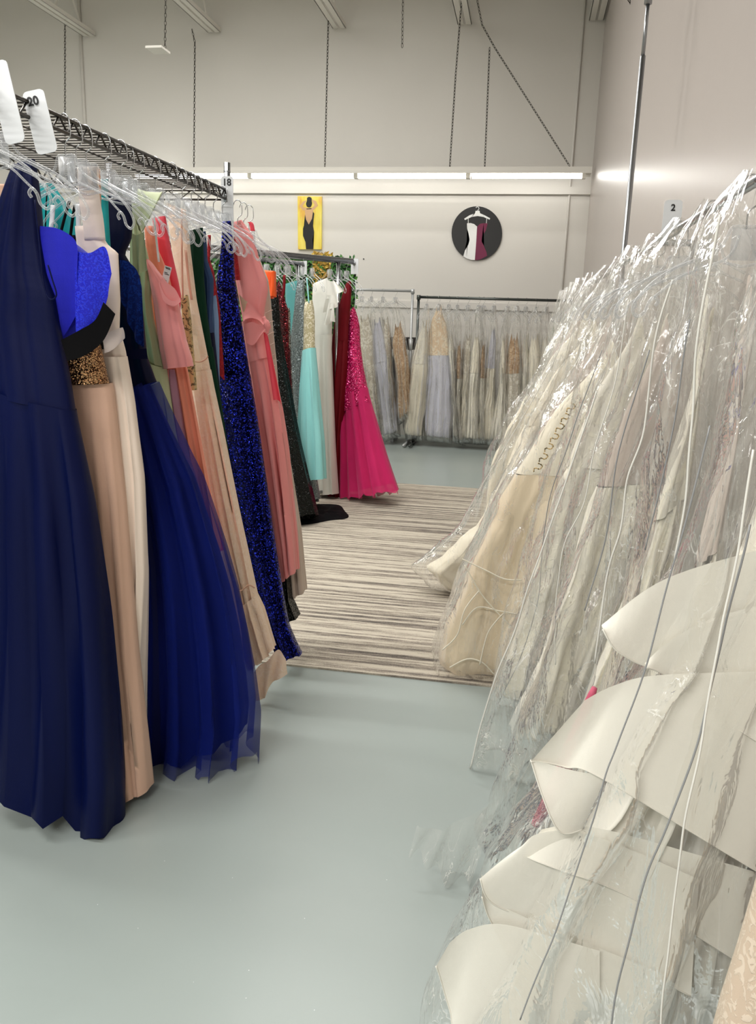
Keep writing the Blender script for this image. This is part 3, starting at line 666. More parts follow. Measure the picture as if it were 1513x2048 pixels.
# sleeve: a cone from the hanger, mouth opening to the right
b = MB(); A = f.q(266, 398, -.06); Bc = f.q(304, 424, -.11); ax = (Bc-A).normalized()
e1 = f.q(323, 388, -.11)-f.q(286, 462, -.11); e1 = e1*.5; mid = Bc; e2 = f.n*-.05+f.a*.034+Vector((0, 0, .012))
V = []; Fc = []; nn_ = 28; rows = 8
for i in range(rows+1):
    s = i/rows; c = A.lerp(mid, s); g1 = (.55+.45*s**1.6); 
    for j in range(nn_):
        a = 2*PI*j/nn_; V.append(c+e1*math.cos(a)*g1+e2*math.sin(a)*(.45+.55*s)-g.location)
for i in range(rows):
    for j in range(nn_): Fc.append((i*nn_+j, i*nn_+(j+1) % nn_, (i+1)*nn_+(j+1) % nn_, (i+1)*nn_+j))
new_obj('flared_sleeve', V, Fc, F_sage, g)
b = MB(); b.tube([Vector(v) for v in V[-nn_:]], .0022, 5, closed=True).build('sleeve_hem', F_sage, g, True)
sheet('drape_fold', g, f, [(262, 462), (270, 470), (280, 468), (288, 462)], [(268, 560), (276, 556), (283, 545), (296, 540)], F_sage, -.07, .008, 2)
# salmon halter
f = fr(2.70)
g, L_, R_ = gown('halter_gown', 'salmon orange halter gown behind the pink cowl top', f,
    [(289, 452), (295, 520), (300, 640), (330, 800), (370, 1100)], [(309, 452), (316, 500), (336, 545), (348, 600), (378, 760), (440, 1100)], simple(F_orangepk, None, .3, th=(.015, .03)))
strap(g, f, [(308, 432), (312, 470), (318, 524)], .006, M_card, -.045, 'hanger_loop')
f = fr(2.76)
g, L_, R_ = gown('coral_halter_gown', 'strong coral halter gown between salmon and blush gowns', f,
    [(305, 436), (312, 480), (318, 600), (350, 900), (390, 1100)], [(331, 432), (340, 490), (356, 560), (362, 590), (360, 640), (390, 900), (450, 1100)], simple(F_coral2, None, .3, th=(.015, .03), amp=(.003, .012)))
# L8 dusty pink cowl top
f = fr(2.62)
g, L_, R_ = gown('cowl_top', 'dusty pink crepe cowl-neck top with a flared peplum', f,
    [(294, 520), (300, 560), (310, 620), (322, 700), (330, 738)], [(296, 518), (330, 560), (356, 606), (363, 640), (372, 680), (384, 716), (387, 732)],
    [('bodice', 0, 1, F_dusty, dict(th=(.02, .035), folds=3, amp=(.002, .006), off=-.0))], cat='gown top')
sheet('cowl_fold', g, f, [(324, 556), (336, 566), (350, 578), (360, 596)], [(320, 570), (330, 604), (346, 614), (361, 604)], F_dusty, -.05, .006, 1)
sheet('cowl_lip', g, f, [(318, 560), (330, 590), (346, 602), (361, 596)], [(318, 566), (328, 602), (346, 612), (362, 604)], F_dusty, -.062, .003, 1)
# mauve/dusty long skirt
f = fr(2.80)
g, L_, R_ = gown('mauve_gown', 'mauve pink long chiffon skirt beside the navy tulle', f,
    [(335, 735), (345, 850), (370, 1000), (420, 1200), (470, 1400)], [(378, 735), (398, 860), (430, 980), (462, 1100), (492, 1240), (512, 1400)],
    [('skirt', 0, 1, F_mauve, dict(th=(.02, .05), folds=6, amp=(.004, .016))), ('underskirt', 0, .55, F_dusty, dict(th=(.018, .03), folds=6, amp=(.004, .01), inset=.01))])
for ch in g.children: ch.location.y -= .12
# L9 blush tiered gown
f = fr(2.98)
g, L_, R_ = gown('tiered_gown', 'blush dotted chiffon gown with ruffled tiers at the hem', f,
    [(333, 405), (345, 500), (362, 600), (378, 700), (385, 800), (405, 950), (430, 1080), (462, 1200), (490, 1310), (508, 1345)],
    [(372, 420), (380, 500), (392, 600), (404, 660), (415, 714), (428, 780), (446, 860), (466, 960), (486, 1060), (502, 1140)]+[(512, 1190), (528, 1240), (548, 1308)],
    [('bodice', 0, .335, F_blush, dict(th=(.025, .03), folds=3, amp=(.001, .006))), ('skirt', .335, .86, F_blush, dict(th=(.035, .05), folds=9, amp=(.006, .014), topclose=0)),
     ('middle_tier', .855, .99, F_blush, dict(th=(.05, .065), folds=9, amp=(.010, .022), topclose=0, hem=.006))])
sheet('hem_ruffle', g, f, [(508, 1345), (520, 1330), (535, 1322), (552, 1302), (562, 1302), (572, 1318)], [(512, 1398), (524, 1400), (532, 1394), (540, 1372), (556, 1358), (574, 1350)], F_blush, -.05, .014, 2.5, nu=40)
MB().tube(smoothpts([f.q(*q, -.055)-g.location for q in [(384, 722), (400, 724), (412, 718), (416, 712)]], 4), .0025, 6).build('waist_piping', F_nude, g, True)
MB().tube(smoothpts([f.q(*q, -.06)-g.location for q in [(470, 1186), (485, 1180), (498, 1170), (510, 1176)]], 4), .003, 6).build('tier_seam', F_nude, g, True)
f = fr(2.88)
g, L_, R_ = gown('embroidered_gown', 'nude gown with gold vine embroidery behind its price tag', f,
    [(362, 590), (366, 640), (370, 700), (374, 780)], [(376, 590), (382, 640), (386, 700), (392, 780)], [('bodice', 0, 1, F_gold_emb, dict(th=(.015, .02), folds=2, amp=(.001, .004)))])
strap(g, f, [(364, 418), (364, 500), (366, 600)], .006, F_nude, -.02); strap(g, f, [(372, 500), (378, 560), (384, 600)], .008, F_nude, -.02)
# L10-L12
f = fr(3.06)
g, L_, R_ = gown('velvet_gown', 'dark green velvet gown right of the blush gown', f, [(378, 462), (382, 560), (392, 700), (420, 1000), (450, 1200)],
    [(406, 455), (408, 560), (416, 640), (428, 720), (440, 800), (470, 1000), (500, 1200)], simple(F_green, None, .3, th=(.015, .03), amp=(.003, .012)))
f = fr(3.11)
g, L_, R_ = gown('navy_gown', 'navy and slate satin gown beside the dark green velvet', f, [(395, 472), (398, 560), (404, 640), (420, 900)],
    [(411, 462), (414, 520), (427, 556), (427, 590), (424, 640), (436, 760), (450, 900)], [('bodice', 0, .45, F_slate, dict(th=(.015, .02), folds=4, amp=(.003, .006))), ('skirt', .45, 1, F_navy2, dict(th=(.02, .03), folds=5, amp=(.003, .012)))])
f = fr(3.16)
g, L_, R_ = gown('dusty_blue_gown', 'dusty blue sliver of a gown left of the blue sequin gown', f, [(418, 600), (420, 700), (428, 900)], [(432, 590), (437, 640), (439, 760), (446, 900)], [('skirt', 0, 1, F_dblue, dict(th=(.012, .02), folds=3, amp=(.002, .008)))])
f = fr(3.21)
g, L_, R_ = gown('red_gown', 'red lace gown half hidden left of the blue sequin gown', f, [(408, 480), (410, 560), (414, 700)], [(418, 520), (428, 545), (440, 620), (448, 760)], [('bodice', 0, 1, F_red, dict(th=(.012, .02), folds=2, amp=(.001, .004)))])
strap(g, f, [(419, 470), (418, 500), (416, 530)], .012, F_red, -.01)
# L13 sequin gown
f = fr(3.27)
g, L_, R_ = gown('sequin_gown', 'royal and navy blue sequin one-shoulder gown reaching the carpet', f,
    [(446, 444), (443, 500), (434, 560), (433, 620), (430, 700), (430, 780), (432, 860), (446, 960), (470, 1060), (500, 1150), (532, 1240), (558, 1312)],
    [(462, 442), (467, 500), (470, 560), (478, 610), (486, 660), (496, 720), (506, 780), (520, 860), (534, 960), (546, 1050), (556, 1120), (566, 1190), (576, 1250), (590, 1285), (601, 1308)],
    [('bodice', 0, .33, F_seq, dict(th=(.02, .03), folds=2, amp=(.001, .004))), ('skirt', .33, 1, F_seq, dict(th=(.03, .05), folds=4, amp=(.004, .014), topclose=0))])
f = fr(3.42)
g, L_, R_ = gown('black_sequin_gown', 'black sequin train peeking out beside the sequin gown hem', f, [(500, 900), (540, 1100), (560, 1240)], [(540, 900), (572, 1100), (582, 1200), (598, 1235)], [('train', 0, 1, F_blkseq, dict(th=(.03, .05), folds=4, amp=(.004, .014)))])
# L14 coral gown
f = fr(3.40)
g, L_, R_ = gown('coral_gown', 'coral chiffon gown with a knotted draped waist', f,
    [(463, 446), (472, 560), (486, 640), (498, 720), (514, 820), (528, 900), (545, 1000), (560, 1100), (568, 1160)],
    [(484, 440), (506, 470), (520, 520), (534, 560), (537, 580), (530, 615), (528, 645), (537, 690), (550, 750), (562, 820), (574, 900), (584, 1000), (592, 1080), (596, 1138)],
    [('bodice', 0, .27, F_coral, dict(th=(.02, .045), folds=3, amp=(.003, .008))), ('skirt', .36, 1, F_coral, dict(th=(.045, .05), folds=6, amp=(.010, .022), topclose=0)),
     ('draped_waist', .26, .37, F_coral, dict(th=(.055, .06), folds=2, amp=(.006, .01), topclose=0))])
for k, (A_, B_) in enumerate([([(487, 610), (500, 606), (515, 622), (528, 636)], [(490, 640), (504, 636), (518, 640), (530, 650)]),
                              ([(489, 648), (505, 644), (520, 650), (534, 652)], [(494, 684), (508, 690), (522, 672), (531, 662)])]):
    sheet('waist_fold', g, f, A_, B_, F_coral, -.075, .006, 1, ph=k, curl=.012)
MB().tube(smoothpts([f.q(*q, -.075)-g.location for q in [(527, 634), (532, 644), (536, 656), (534, 668)]], 3), [.008]*3+[.014]*4+[.006]*3, 8).build('knot', F_coral, g, True)
sheet('sash_tail', g, f, [(527, 665), (531, 665), (534, 668), (537, 676)], [(548, 800), (556, 800), (562, 810), (568, 830)], F_coral2, -.05, .008, 1)
sheet('nude_insert', g, f, [(478, 588), (484, 594), (490, 600), (496, 604)], [(486, 622), (488, 624), (490, 620), (494, 606)], F_nude, -.085, .001, 1)
f = fr(3.36)
g, L_, R_ = gown('burgundy_strap_gown', 'red strapped gown behind the shoulder of the coral gown', f, [(462, 470), (470, 560)], [(468, 450), (480, 560)], [('bodice', 0, 1, F_red, dict(th=(.01, .015), folds=2, amp=(.001, .002)))])
strap(g, f, [(499, 444), (503, 448), (506, 462)], .018, F_coral2, .05)
# L15 greige
f = fr(3.52)
g, L_, R_ = gown('greige_gown', 'greige chiffon gown, last on the shelf rack beside the coral gown', f,
    [(500, 500), (520, 700), (550, 900), (570, 1100), (574, 1200)], [(512, 500), (536, 560), (541, 600), (545, 650), (552, 720), (556, 790), (570, 880), (584, 960), (600, 1060), (606, 1120), (613, 1180)],
    [('bodice', 0, .3, F_greige, dict(th=(.02, .03), folds=3, amp=(.002, .006))), ('skirt', .3, 1, F_greige, dict(th=(.03, .05), folds=6, amp=(.006, .014), topclose=0))])
for k in range(7):
    y_ = 620+k*22; MB().tube(smoothpts([f.q(*q, -.04)-g.location for q in [(530+k*2, y_+8), (540+k*1.5, y_+2), (546+k*1.2, y_)]], 3), .0018, 5).build('ruching', F_greige, g, True)
# price tags
def price_tag(px, py, Y, w_, h_, label, rz=0.1):
    c = at(px, py, Y); t = thing('price_tag', label, 'price tag', loc=c); t.rotation_euler = (0, rz, 0)
    MB().box((-w_/2, 0, -h_/2), (w_/2, .001, h_/2)).build('card', M_card, t)
    b = MB()
    for k, (a0, a1, zz) in enumerate([(-.4, .3, .40), (-.3, .4, .34), (-.35, .1, .10), (-.3, .35, .02)]): b.box((a0*w_, -.0008, zz*h_), (a1*w_, .0, zz*h_+.0022))
    for k in range(9): b.box((-.35*w_+k*w_*.06, -.0008, -.42*h_), (-.35*w_+k*w_*.06+w_*(.02+.02*(k % 3)), 0, -.30*h_))
    b.build('print', M_black, t)
    return t
price_tag(371, 625, 2.78, .025, .075, 'small printed price tag hanging on the gold embroidered gown', .08)
price_tag(430, 598, 3.12, .024, .062, 'small printed price tag left of the sequin gown', .05)
price_tag(333, 550, 2.52, .024, .055, 'small printed price tag inside the dusty pink cowl', .28)

# --- hangers on the shelf rack
HL = 'clear plastic hanger with scrolled ends hooked on the wire shelf edge'
h0 = make_hanger(HL, 'clear hangers on the wire shelf rack'); h0.location = (XRK, 1.62, ZS+.004)
ys = []
y = 1.70
rnd = random.Random(3)
while y < post_y-.03: ys.append(y); y += rnd.choice((.06, .07, .085, .10))
for y in ys:
    if abs(y-onX(82, 235, XRK).y+.05) < .05: continue
    copy_tree(h0, (XRK+rnd.uniform(-.012, .012), y, ZS+.004), rnd.uniform(-.38, .22))
for y in (3.26, 3.33, 3.40): copy_tree(h0, (XRK+.02, y, ZS-.03), rnd.uniform(-.15, .1))

# ================================================================== second rack (angled, behind)
ANG = None
e1_ = Vector((0, 0, 0)); Yend = 6.7
P1 = at(705, 523, Yend); ZR2 = P1.z
r_ = ray(515, 505); P0 = cam_pos + r_*((ZR2-CAM_H)/r_.z)
dr = (P1-P0); dr.z = 0; dr.normalize(); ANG = math.atan2(dr.y, dr.x)-PI/2       # shoulder axis angle
P00 = P1-dr*3.2
r2 = thing('garment_rack', 'angled double chrome garment rack behind the wire shelf rack', 'clothes rack', loc=(P1.x, P1.y, 0))
M_rail = plain('rail_chrome', (140, 142, 145), .2, 1)
MB().tube([P00, P1], .024, 14).build('front_rail', M_rail, r2, True, r2.location)
Q1 = at(605, 527, 7.5); Q0 = Q1-dr*3.0; Q0.z = Q1.z
MB().tube([Q0, Q1], .022, 14).build('back_rail', M_rail, r2, True, r2.location)
pp = P1-dr*.15
for q in (pp, P00+dr*.2): MB().tube([(q.x, q.y, 0), (q.x, q.y, ZR2)], .016, 12).build('post', M_chrome, r2, True, r2.location)
for q in (Q1-dr*.05, Q0+dr*.2): MB().tube([(q.x, q.y, 0), (q.x, q.y, Q1.z)], .016, 12).build('post', M_chrome, r2, True, r2.location)
MB().tube([(P1.x, P1.y, .06), (P00.x, P00.y, .06)], .014, 8).build('base_bar', M_chrome, r2, True, r2.location)
for (pt_, lb, h_) in ((P1+dr*.03, 'white label plate at the end of the garment rack rail', .11), (Q1+dr*.02, 'white label plate at the end of the rear rail', .11)):
    t = thing('rail_label', lb, 'label plate', loc=(pt_.x, pt_.y, pt_.z-.015)); t.rotation_euler = (0, 0, ANG)
    MB().box((-.045, -.004, -h_*.75), (.045, .0, h_*.35)).build('plate', M_card, t)
    MB().tube([(0, -.006, 0), (0, -.012, 0)], .016, 12).build('end_cap', M_chrome2, t, True)
def fr2(s, rail=P1): q = rail-dr*s; return Frame((q.x, q.y, 0), ANG)
def s_for(px):                      # distance along the front rail whose pixel column is px
    best = min(range(0, 300), key=lambda k: abs(proj_x(P1-dr*(k*.01))-px)); return best*.01
def proj_x(q): v = q-cam_pos; return 756.5+FPX*v.dot(cr)/v.dot(fwd)
F_orange = fabric('bright_orange', (250, 92, 20), .5, .3, .1); F_dkred = sequin('dark_red_sequin', (150, 30, 40), (70, 6, 14), 180, .6, .35)
F_silver = sequin('silver_sequin', (240, 238, 230), (90, 80, 74), 170); F_teal2 = fabric('muted_teal_satin', (84, 156, 156), .35, .3, .15)
F_grey = sequin('grey_glitter', (190, 205, 205), (84, 96, 98), 400, .4, .5); F_palesage = fabric('pale_sage', (150, 168, 150), .6, .3, .1)
F_ylw = fabric('pale_yellow', (214, 212, 170), .6, .3, .08); F_lace = fabric('champagne_lace', (188, 178, 140), .6, .3, .1, lace=60, lace_rgb=(235, 228, 205))
F_aqua = fabric('aqua_chiffon', (150, 222, 222), .7, .4, .08, crease=1); F_white = fabric('white_crepe', (236, 233, 224), .55, .3, .04)
F_burg = fabric('burgundy_crepe', (112, 4, 20), .6, .25, .15); F_pink = fabric('hot_pink_tulle', (226, 14, 108), .7, .4, .12, alpha=.75, crease=1)
F_pink_in = fabric('hot_pink_lining', (205, 0, 86), .6, .3, .12); F_pinkl = sequin('pink_lace', (255, 110, 170), (205, 8, 92), 160, .35, .3); F_wlace = fabric('white_lace', (226, 220, 200), .6, .3, .05, lace=50)
def g2(name, label, s, L, R, segs, **k): return gown(name, label, fr2(s), L, R, segs, **k)
SG = [
 ('orange_gown', 'bright orange pleated gown top right of the coral gown', 1.10, [(528, 540), (530, 600)], [(549, 542), (548, 592)], [('bodice', 0, 1, F_orange, dict(th=(.03, .03), folds=6, amp=(.006, .012)))]),
 ('black_gown', 'black sequin gown with a long train lying on the carpet', .98, [(520, 590), (545, 700), (570, 900), (590, 1000), (598, 1048)], [(556, 590), (560, 700), (582, 850), (600, 950), (616, 1030)], [('skirt', 0, 1, F_blkseq, dict(th=(.03, .12), folds=6, amp=(.006, .02)))]),
 ('dark_red_gown', 'dark red sequin gown with deep v-neck', .86, [(548, 610), (552, 640), (556, 700), (574, 860), (596, 1000)], [(558, 560), (576, 620), (577, 700), (580, 860), (610, 1000)], [('bodice', 0, .3, F_dkred, dict(th=(.02, .03), folds=2, amp=(.002, .004))), ('skirt', .3, 1, F_dkred, dict(th=(.03, .04), folds=4, amp=(.003, .012)))]),
 ('silver_gown', 'silver sequin gown between dark red and grey glitter', .80, [(562, 614), (566, 700), (574, 800)], [(579, 616), (580, 700), (583, 800)], [('bodice', 0, 1, F_silver, dict(th=(.02, .03), folds=2, amp=(.001, .003)))]),
 ('teal_satin_gown', 'muted teal satin gown with folded bodice', .56, [(571, 568), (574, 640), (584, 760), (600, 1000)], [(600, 560), (602, 640), (598, 760), (606, 1000)], simple(F_teal2, None, .35, th=(.02, .03), amp=(.004, .012))),
 ('glitter_gown', 'grey glitter gown with a pointed hem', .66, [(596, 560), (590, 620), (582, 680), (582, 760), (584, 860), (596, 960), (610, 1012)], [(607, 560), (610, 640), (611, 760), (620, 900), (634, 998)], [('bodice', 0, .3, F_grey, dict(th=(.02, .03), folds=2, amp=(.001, .003))), ('skirt', .3, 1, F_grey, dict(th=(.03, .06), folds=4, amp=(.004, .016)))]),
 ('sage_strap_gown', 'pale sage gown between grey glitter and champagne lace', .54, [(600, 572), (602, 700), (606, 900)], [(612, 600), (615, 700), (616, 900)], simple(F_palesage, F_ylw, .2, th=(.02, .02))),
 ('aqua_gown', 'aqua chiffon gown with a champagne lace bodice', .74, [(611, 606), (610, 690), (604, 800), (600, 880), (599, 962)], [(624, 600), (627, 640), (627, 690), (636, 800), (643, 880), (646, 958)], [('bodice', 0, .26, F_lace, dict(th=(.03, .04), folds=2, amp=(.001, .003))), ('skirt', .26, 1, F_aqua, dict(th=(.04, .06), folds=7, amp=(.006, .02), topclose=0))]),
 ('lace_gown', 'white lace gown with scalloped hem beside the aqua skirt', .18, [(625, 640), (628, 800), (636, 986)], [(650, 640), (652, 800), (660, 984)], simple(F_wlace, None, .3, th=(.02, .04))),
]
for nm, lb, s, L, R, segs in SG:
    g, L_, R_ = g2(nm, lb, s, L, R, segs)
    if nm == 'dark_red_gown': strap(g, fr2(s), [(569, 550), (568, 580), (562, 610)], .03, F_burg)
    if nm == 'aqua_gown': strap(g, fr2(s), [(614, 556), (616, 580), (618, 606)], .012, F_aqua, -.02)
    if nm == 'glitter_gown': sheet('pointed_hem', g, fr2(s), [(600, 960), (606, 966), (612, 966), (618, 966)], [(612, 990), (616, 1010), (617, 1010), (617, 995)], F_grey, -.06, .004, 1)
f = fr2(.24)
g, L_, R_ = gown('flutter_sleeve_gown', 'white gown with a ruffled flutter sleeve', f, [(627, 568), (626, 620), (625, 660), (624, 720), (630, 850), (640, 988)], [(655, 556), (664, 590), (663, 650), (661, 700), (664, 800), (667, 900), (671, 988)],
    [('bodice', 0, .25, F_white, dict(th=(.03, .05), folds=2, amp=(.002, .004))), ('skirt', .25, 1, F_white, dict(th=(.045, .06), folds=6, amp=(.005, .018), topclose=0))])
for k, (A_, B_) in enumerate([([(652, 556), (660, 562), (668, 562), (664, 558)], [(654, 598), (668, 596), (680, 586), (688, 578)]),
                              ([(654, 590), (660, 590), (668, 590), (674, 588)], [(648, 625), (660, 620), (672, 614), (680, 604)]),
                              ([(656, 606), (660, 606), (664, 606), (668, 604)], [(646, 645), (654, 650), (662, 642), (668, 644)])]):
    sheet('sleeve_ruffle', g, f, A_, B_, F_white, -.06-.012*k, .016, 2, ph=k*1.7)
f = fr2(.12)
g, L_, R_ = gown('burgundy_gown', 'burgundy one-shoulder gown whose hem pools on the carpet', f, [(694, 566), (684, 600), (672, 640), (664, 700), (660, 800), (656, 900), (652, 1020)], [(702, 562), (700, 610), (696, 650), (694, 700), (690, 800), (686, 900), (686, 1015)],
    simple(F_burg, None, .25, th=(.025, .08), amp=(.003, .02)))
b = MB(); 
tt = thing('gown_train', 'black velvet train lying crumpled on the striped carpet', 'gown train', loc=onZ(650, 1030, 0))
def pool(parent, pix, m, h=.05, nm='cloth'):
    P = [onZ(*q, 0.009) for q in pix]; c = sum(P, Vector())/len(P); V = []; F_ = []; P = smoothpts(P+[P[0]], 5)[:-1]; n = len(P); R = 7
    for i in range(R+1):
        s = i/R
        for q in P:
            v = c.lerp(q, s); nz = noise.noise(Vector((v.x*14, v.y*14, 0))); v.z = .009+h*(1-s**3)*(.6+.6*nz) if i < R else .009; V.append(v-parent.location)
    for i in range(R):
        for j in range(n): F_.append((i*n+j, i*n+(j+1) % n, (i+1)*n+(j+1) % n, (i+1)*n+j))
    return new_obj(nm, V, F_, m, parent)
pool(tt, [(590, 1044), (596, 1014), (640, 1008), (678, 1010), (690, 1022), (698, 1032), (690, 1038), (660, 1041), (630, 1047), (600, 1050)], F_black)
# hot pink
f = fr2(.03)
g, L_, R_ = gown('pink_gown', 'hot pink tulle gown with beaded lace bodice, last on its rack', f, [(694, 640), (692, 700), (690, 760), (688, 840), (688, 920), (686, 998)], [(708, 614), (716, 650), (717, 690), (722, 730), (734, 790), (750, 850), (765, 905), (779, 950), (790, 984)],
    [('bodice', 0, .52, F_pinkl, dict(th=(.045, .14), folds=4, amp=(.002, .016))), ('lining', .4, .96, F_pink_in, dict(th=(.03, .12), folds=7, amp=(.006, .02), topclose=0, inset=.03)),
     ('tulle_skirt', .44, 1, F_pink, dict(th=(.042, .15), folds=9, amp=(.008, .03), hem=.02, topclose=0, nu=90))])
strap(g, f, [(712, 560), (712, 590), (710, 618)], .008, M_card, -.02, 'hanger_loop')
H2 = 'clear plastic hanger with scrolled ends on the angled garment rack'
for k, s in enumerate((1.2, .98, .86, .76, .66, .52, .42, .24, .14, .06)):
    q = P1-dr*s; copy_tree(h0, (q.x, q.y, ZR2+.016), ANG+rnd.uniform(-.25, .25), H2, 'clear hangers on the angled rack')

# ================================================================== greenery panel
Yg = 8.4; fg = Frame((0, Yg, 0)); u0, zg1 = fg.uv(395, 512); u1, _ = fg.uv(712, 514); zg0 = zg1-1.0
gp = thing('greenery_panel', 'artificial leafy green hedge panel with yellow blooms on the back side', 'hedge panel', loc=((u0+u1)/2, Yg, zg0))
MB().box((u0, Yg, zg0), (u1, Yg+.04, zg1)).build('backing', plain('hedge_backing', (22, 44, 18), .8), gp, off=gp.location)
MB().box((u0+.1, Yg+.01, 0), (u0+.14, Yg+.05, zg0)).build('leg', M_chrome2, gp, off=gp.location); MB().box((u1-.14, Yg+.01, 0), (u1-.10, Yg+.05, zg0)).build('leg', M_chrome2, gp, off=gp.location)
def leaves(nm, n, cols, region, lab):
    m, nt, p = nodes(nm); g_ = N(nt, 'ShaderNodeNewGeometry'); c_ = N(nt, 'ShaderNodeValToRGB')
    for i, cc in enumerate(cols):
        e = c_.color_ramp.elements[i] if i < 2 else c_.color_ramp.elements.new(.5)
        e.color = (*lin(cc), 1)
    nt.links.new(g_.outputs['Random Per Island'], c_.inputs[0]); nt.links.new(c_.outputs[0], p.inputs['Base Color']); p.inputs['Roughness'].default_value = .5
    V = []; F_ = []
    for k in range(n):
        x = rnd.uniform(*region[0]); z = rnd.uniform(*region[1]); y = Yg-rnd.uniform(0, .05); s = rnd.uniform(.018, .034)
        a = rnd.uniform(0, 6.3); d = Vector((math.cos(a), rnd.uniform(-.6, .2), math.sin(a))).normalized(); q = Vector((-d.z, rnd.uniform(-.5, .5), d.x)).normalized()
        c = Vector((x, y, z)); n0 = len(V); V += [c-d*s, c+q*s*.5-Vector((0, .006, 0)), c+d*s, c-q*s*.5-Vector((0, .006, 0))]; F_.append((n0, n0+1, n0+2, n0+3))
    V = [v-gp.location for v in V]; o = new_obj(lab, V, F_, m, gp, False); o['kind'] = 'stuff'
leaves('leaf_green', 4200, [(20, 60, 20), (90, 150, 60), (40, 100, 40)], ((u0, u1+.02), (zg0, zg1+.02)), 'foliage')
ux0 = fg.uv(628, 520)[0]; ux1 = fg.uv(664, 520)[0]
leaves('bloom_yellow', 420, [(150, 120, 40), (222, 190, 80), (190, 150, 60)], ((ux0, ux1), (zg1-.36, zg1+.05)), 'yellow_blooms')

# ================================================================== garment bags
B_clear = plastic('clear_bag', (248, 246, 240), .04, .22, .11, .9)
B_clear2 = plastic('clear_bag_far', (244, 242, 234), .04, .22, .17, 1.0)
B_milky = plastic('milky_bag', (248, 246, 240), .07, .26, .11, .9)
F_iv = fabric('ivory_gown', (228, 222, 208), .7, .3, .05, lace=16, lace_rgb=(236, 230, 212), crease=1)
F_ch = fabric('champagne_tulle', (232, 214, 184), .75, .4, .06, crease=2)
F_cr = fabric('cream_gown', (236, 228, 208), .7, .3, .05, crease=1.5)
F_org = fabric('ivory_organza', (238, 234, 222), .7, .3, .03, alpha=.88)
F_taupe = fabric('taupe_gown', (192, 176, 166), .7, .3, .06, crease=1.5)
F_pale = fabric('pale_blue_white_gown', (206, 206, 218), .7, .3, .04, crease=1.5)
F_bronze = fabric('bronze_gown', (176, 140, 102), .55, .3, .1, lace=30, lace_rgb=(206, 176, 140))
F_peach = fabric('peach_lace', (224, 196, 162), .6, .3, .1, lace=30, lace_rgb=(238, 222, 196))
F_ivlace = fabric('ivory_lace', (208, 198, 180), .6, .3, .08, lace=26, lace_rgb=(240, 234, 220))
M_pipe = plain('white_piping', (232, 230, 222), .3); M_pipeg = plain('grey_piping', (146, 147, 148), .3)
def bagged(f, L, R, gm, glabel, blabel, bm=None, gin=.05, gt=(.22, 1), th=(.05, .14), folds=5, gfolds=7, gth=None, group=None, width=None, hookloc=None, crump=.03, gname='wedding_gown', zipper=None, res=(64, 70), gamp=((.003, .008), (.005, .014))):
    L_, R_ = edges(f, L, R, width)
    zb = max(0, min(L_[-1][1], R_[-1][1]))
    g = thing(gname, glabel, 'wedding gown', group, (f.P.x, f.P.y, zb))
    gth = gth or (th[0]*.55, th[1]*.75); sp = gt[0]+(gt[1]-gt[0])*.35
    drape('bodice', f, L_, R_, gm[0], g, gt[0], sp, th=gth, folds=3, amp=gamp[0], neck=.5, inset=gin, seed=int(f.P.y*37)+int(abs(f.P.x)*91))
    drape('skirt', f, L_, R_, gm[1], g, sp, gt[1]*.97, th=gth, folds=gfolds, amp=gamp[1], inset=gin, closeb=.12, crump=.012, seed=int(f.P.y*57)+int(abs(f.P.x)*91), topclose=0)
    b = thing('garment_bag', blabel, 'garment bag', group and group+' bags', (f.P.x, f.P.y, zb))
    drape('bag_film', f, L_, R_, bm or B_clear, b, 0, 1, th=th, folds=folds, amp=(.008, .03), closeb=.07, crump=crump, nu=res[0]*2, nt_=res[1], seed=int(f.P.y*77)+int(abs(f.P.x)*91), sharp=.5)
    return g, b, L_, R_
def pipe(b, f, pix, d, r, m, nm='piping'):
    P = smoothpts([f.q(*q, d)-b.location for q in pix], 8)
    P = [p_+noise.noise_vector(p_*6)*.006 for p_ in P]
    return MB().tube(P, r*.62, 6).build(nm, m, b, True)

# --- back racks
YR = 9.75
fk = Frame((0, YR, 0))
def pipe_rack(nm, label, xa, xb, z_, m, r, legs):
    t = thing(nm, label, 'clothes rack', loc=(xa, YR, 0)); o = t.location
    MB().tube([(xa, YR, z_), (xb, YR, z_)], r, 12).build('rail', m, t, True, o)
    for x in legs:
        MB().tube([(x, YR, 0), (x, YR, z_)], r, 12).build('post', m, t, True, o)
        MB().tube([(x, YR, z_-.03), (x, YR, z_+.022)], r*1.5, 12).build('elbow', m, t, True, o)
        MB().tube([(x, YR-.3, .03), (x, YR+.3, .03)], r, 10).build('foot', m, t, True, o)
    return t
u, zA = fk.uv(838, 594); ub, _ = fk.uv(1150, 597)
rk = pipe_rack('bridal_rack', 'dark metal bridal rack against the back wall', u, min(ub, XR-.1), zA, plain('dark_pipe', (86, 90, 88), .3, .9), .016, [u, min(ub, XR-.1)-.02])
u2, zB = fk.uv(826, 582); u3, _ = fk.uv(560, 579)
rk2 = pipe_rack('pipe_rack', 'white pipe rack behind the hot pink gown', u2, u3, zB, plain('galvanised_pipe', (190, 192, 192), .35, .5), .016, [u2, u3])
MB().tube([(u2, YR, fk.uv(826, 700)[1]), (u2, YR, fk.uv(826, 678)[1])], .028, 12).build('coupling', plain('galvanised_pipe', (0, 0, 0)), rk2, True, rk2.location)
MB().box((u2-.25, YR+.1, fk.uv(826, 700)[1]), (u2+.12, YR+.5, fk.uv(826, 676)[1]-0)).build('bin', plain('dark_box', (70, 66, 64), .6), None)
bpy.data.objects['bin'].name = 'storage_box'; o = bpy.data.objects['storage_box']; tag(o, 'dark box on a shelf behind the white pipe rack post', 'box')
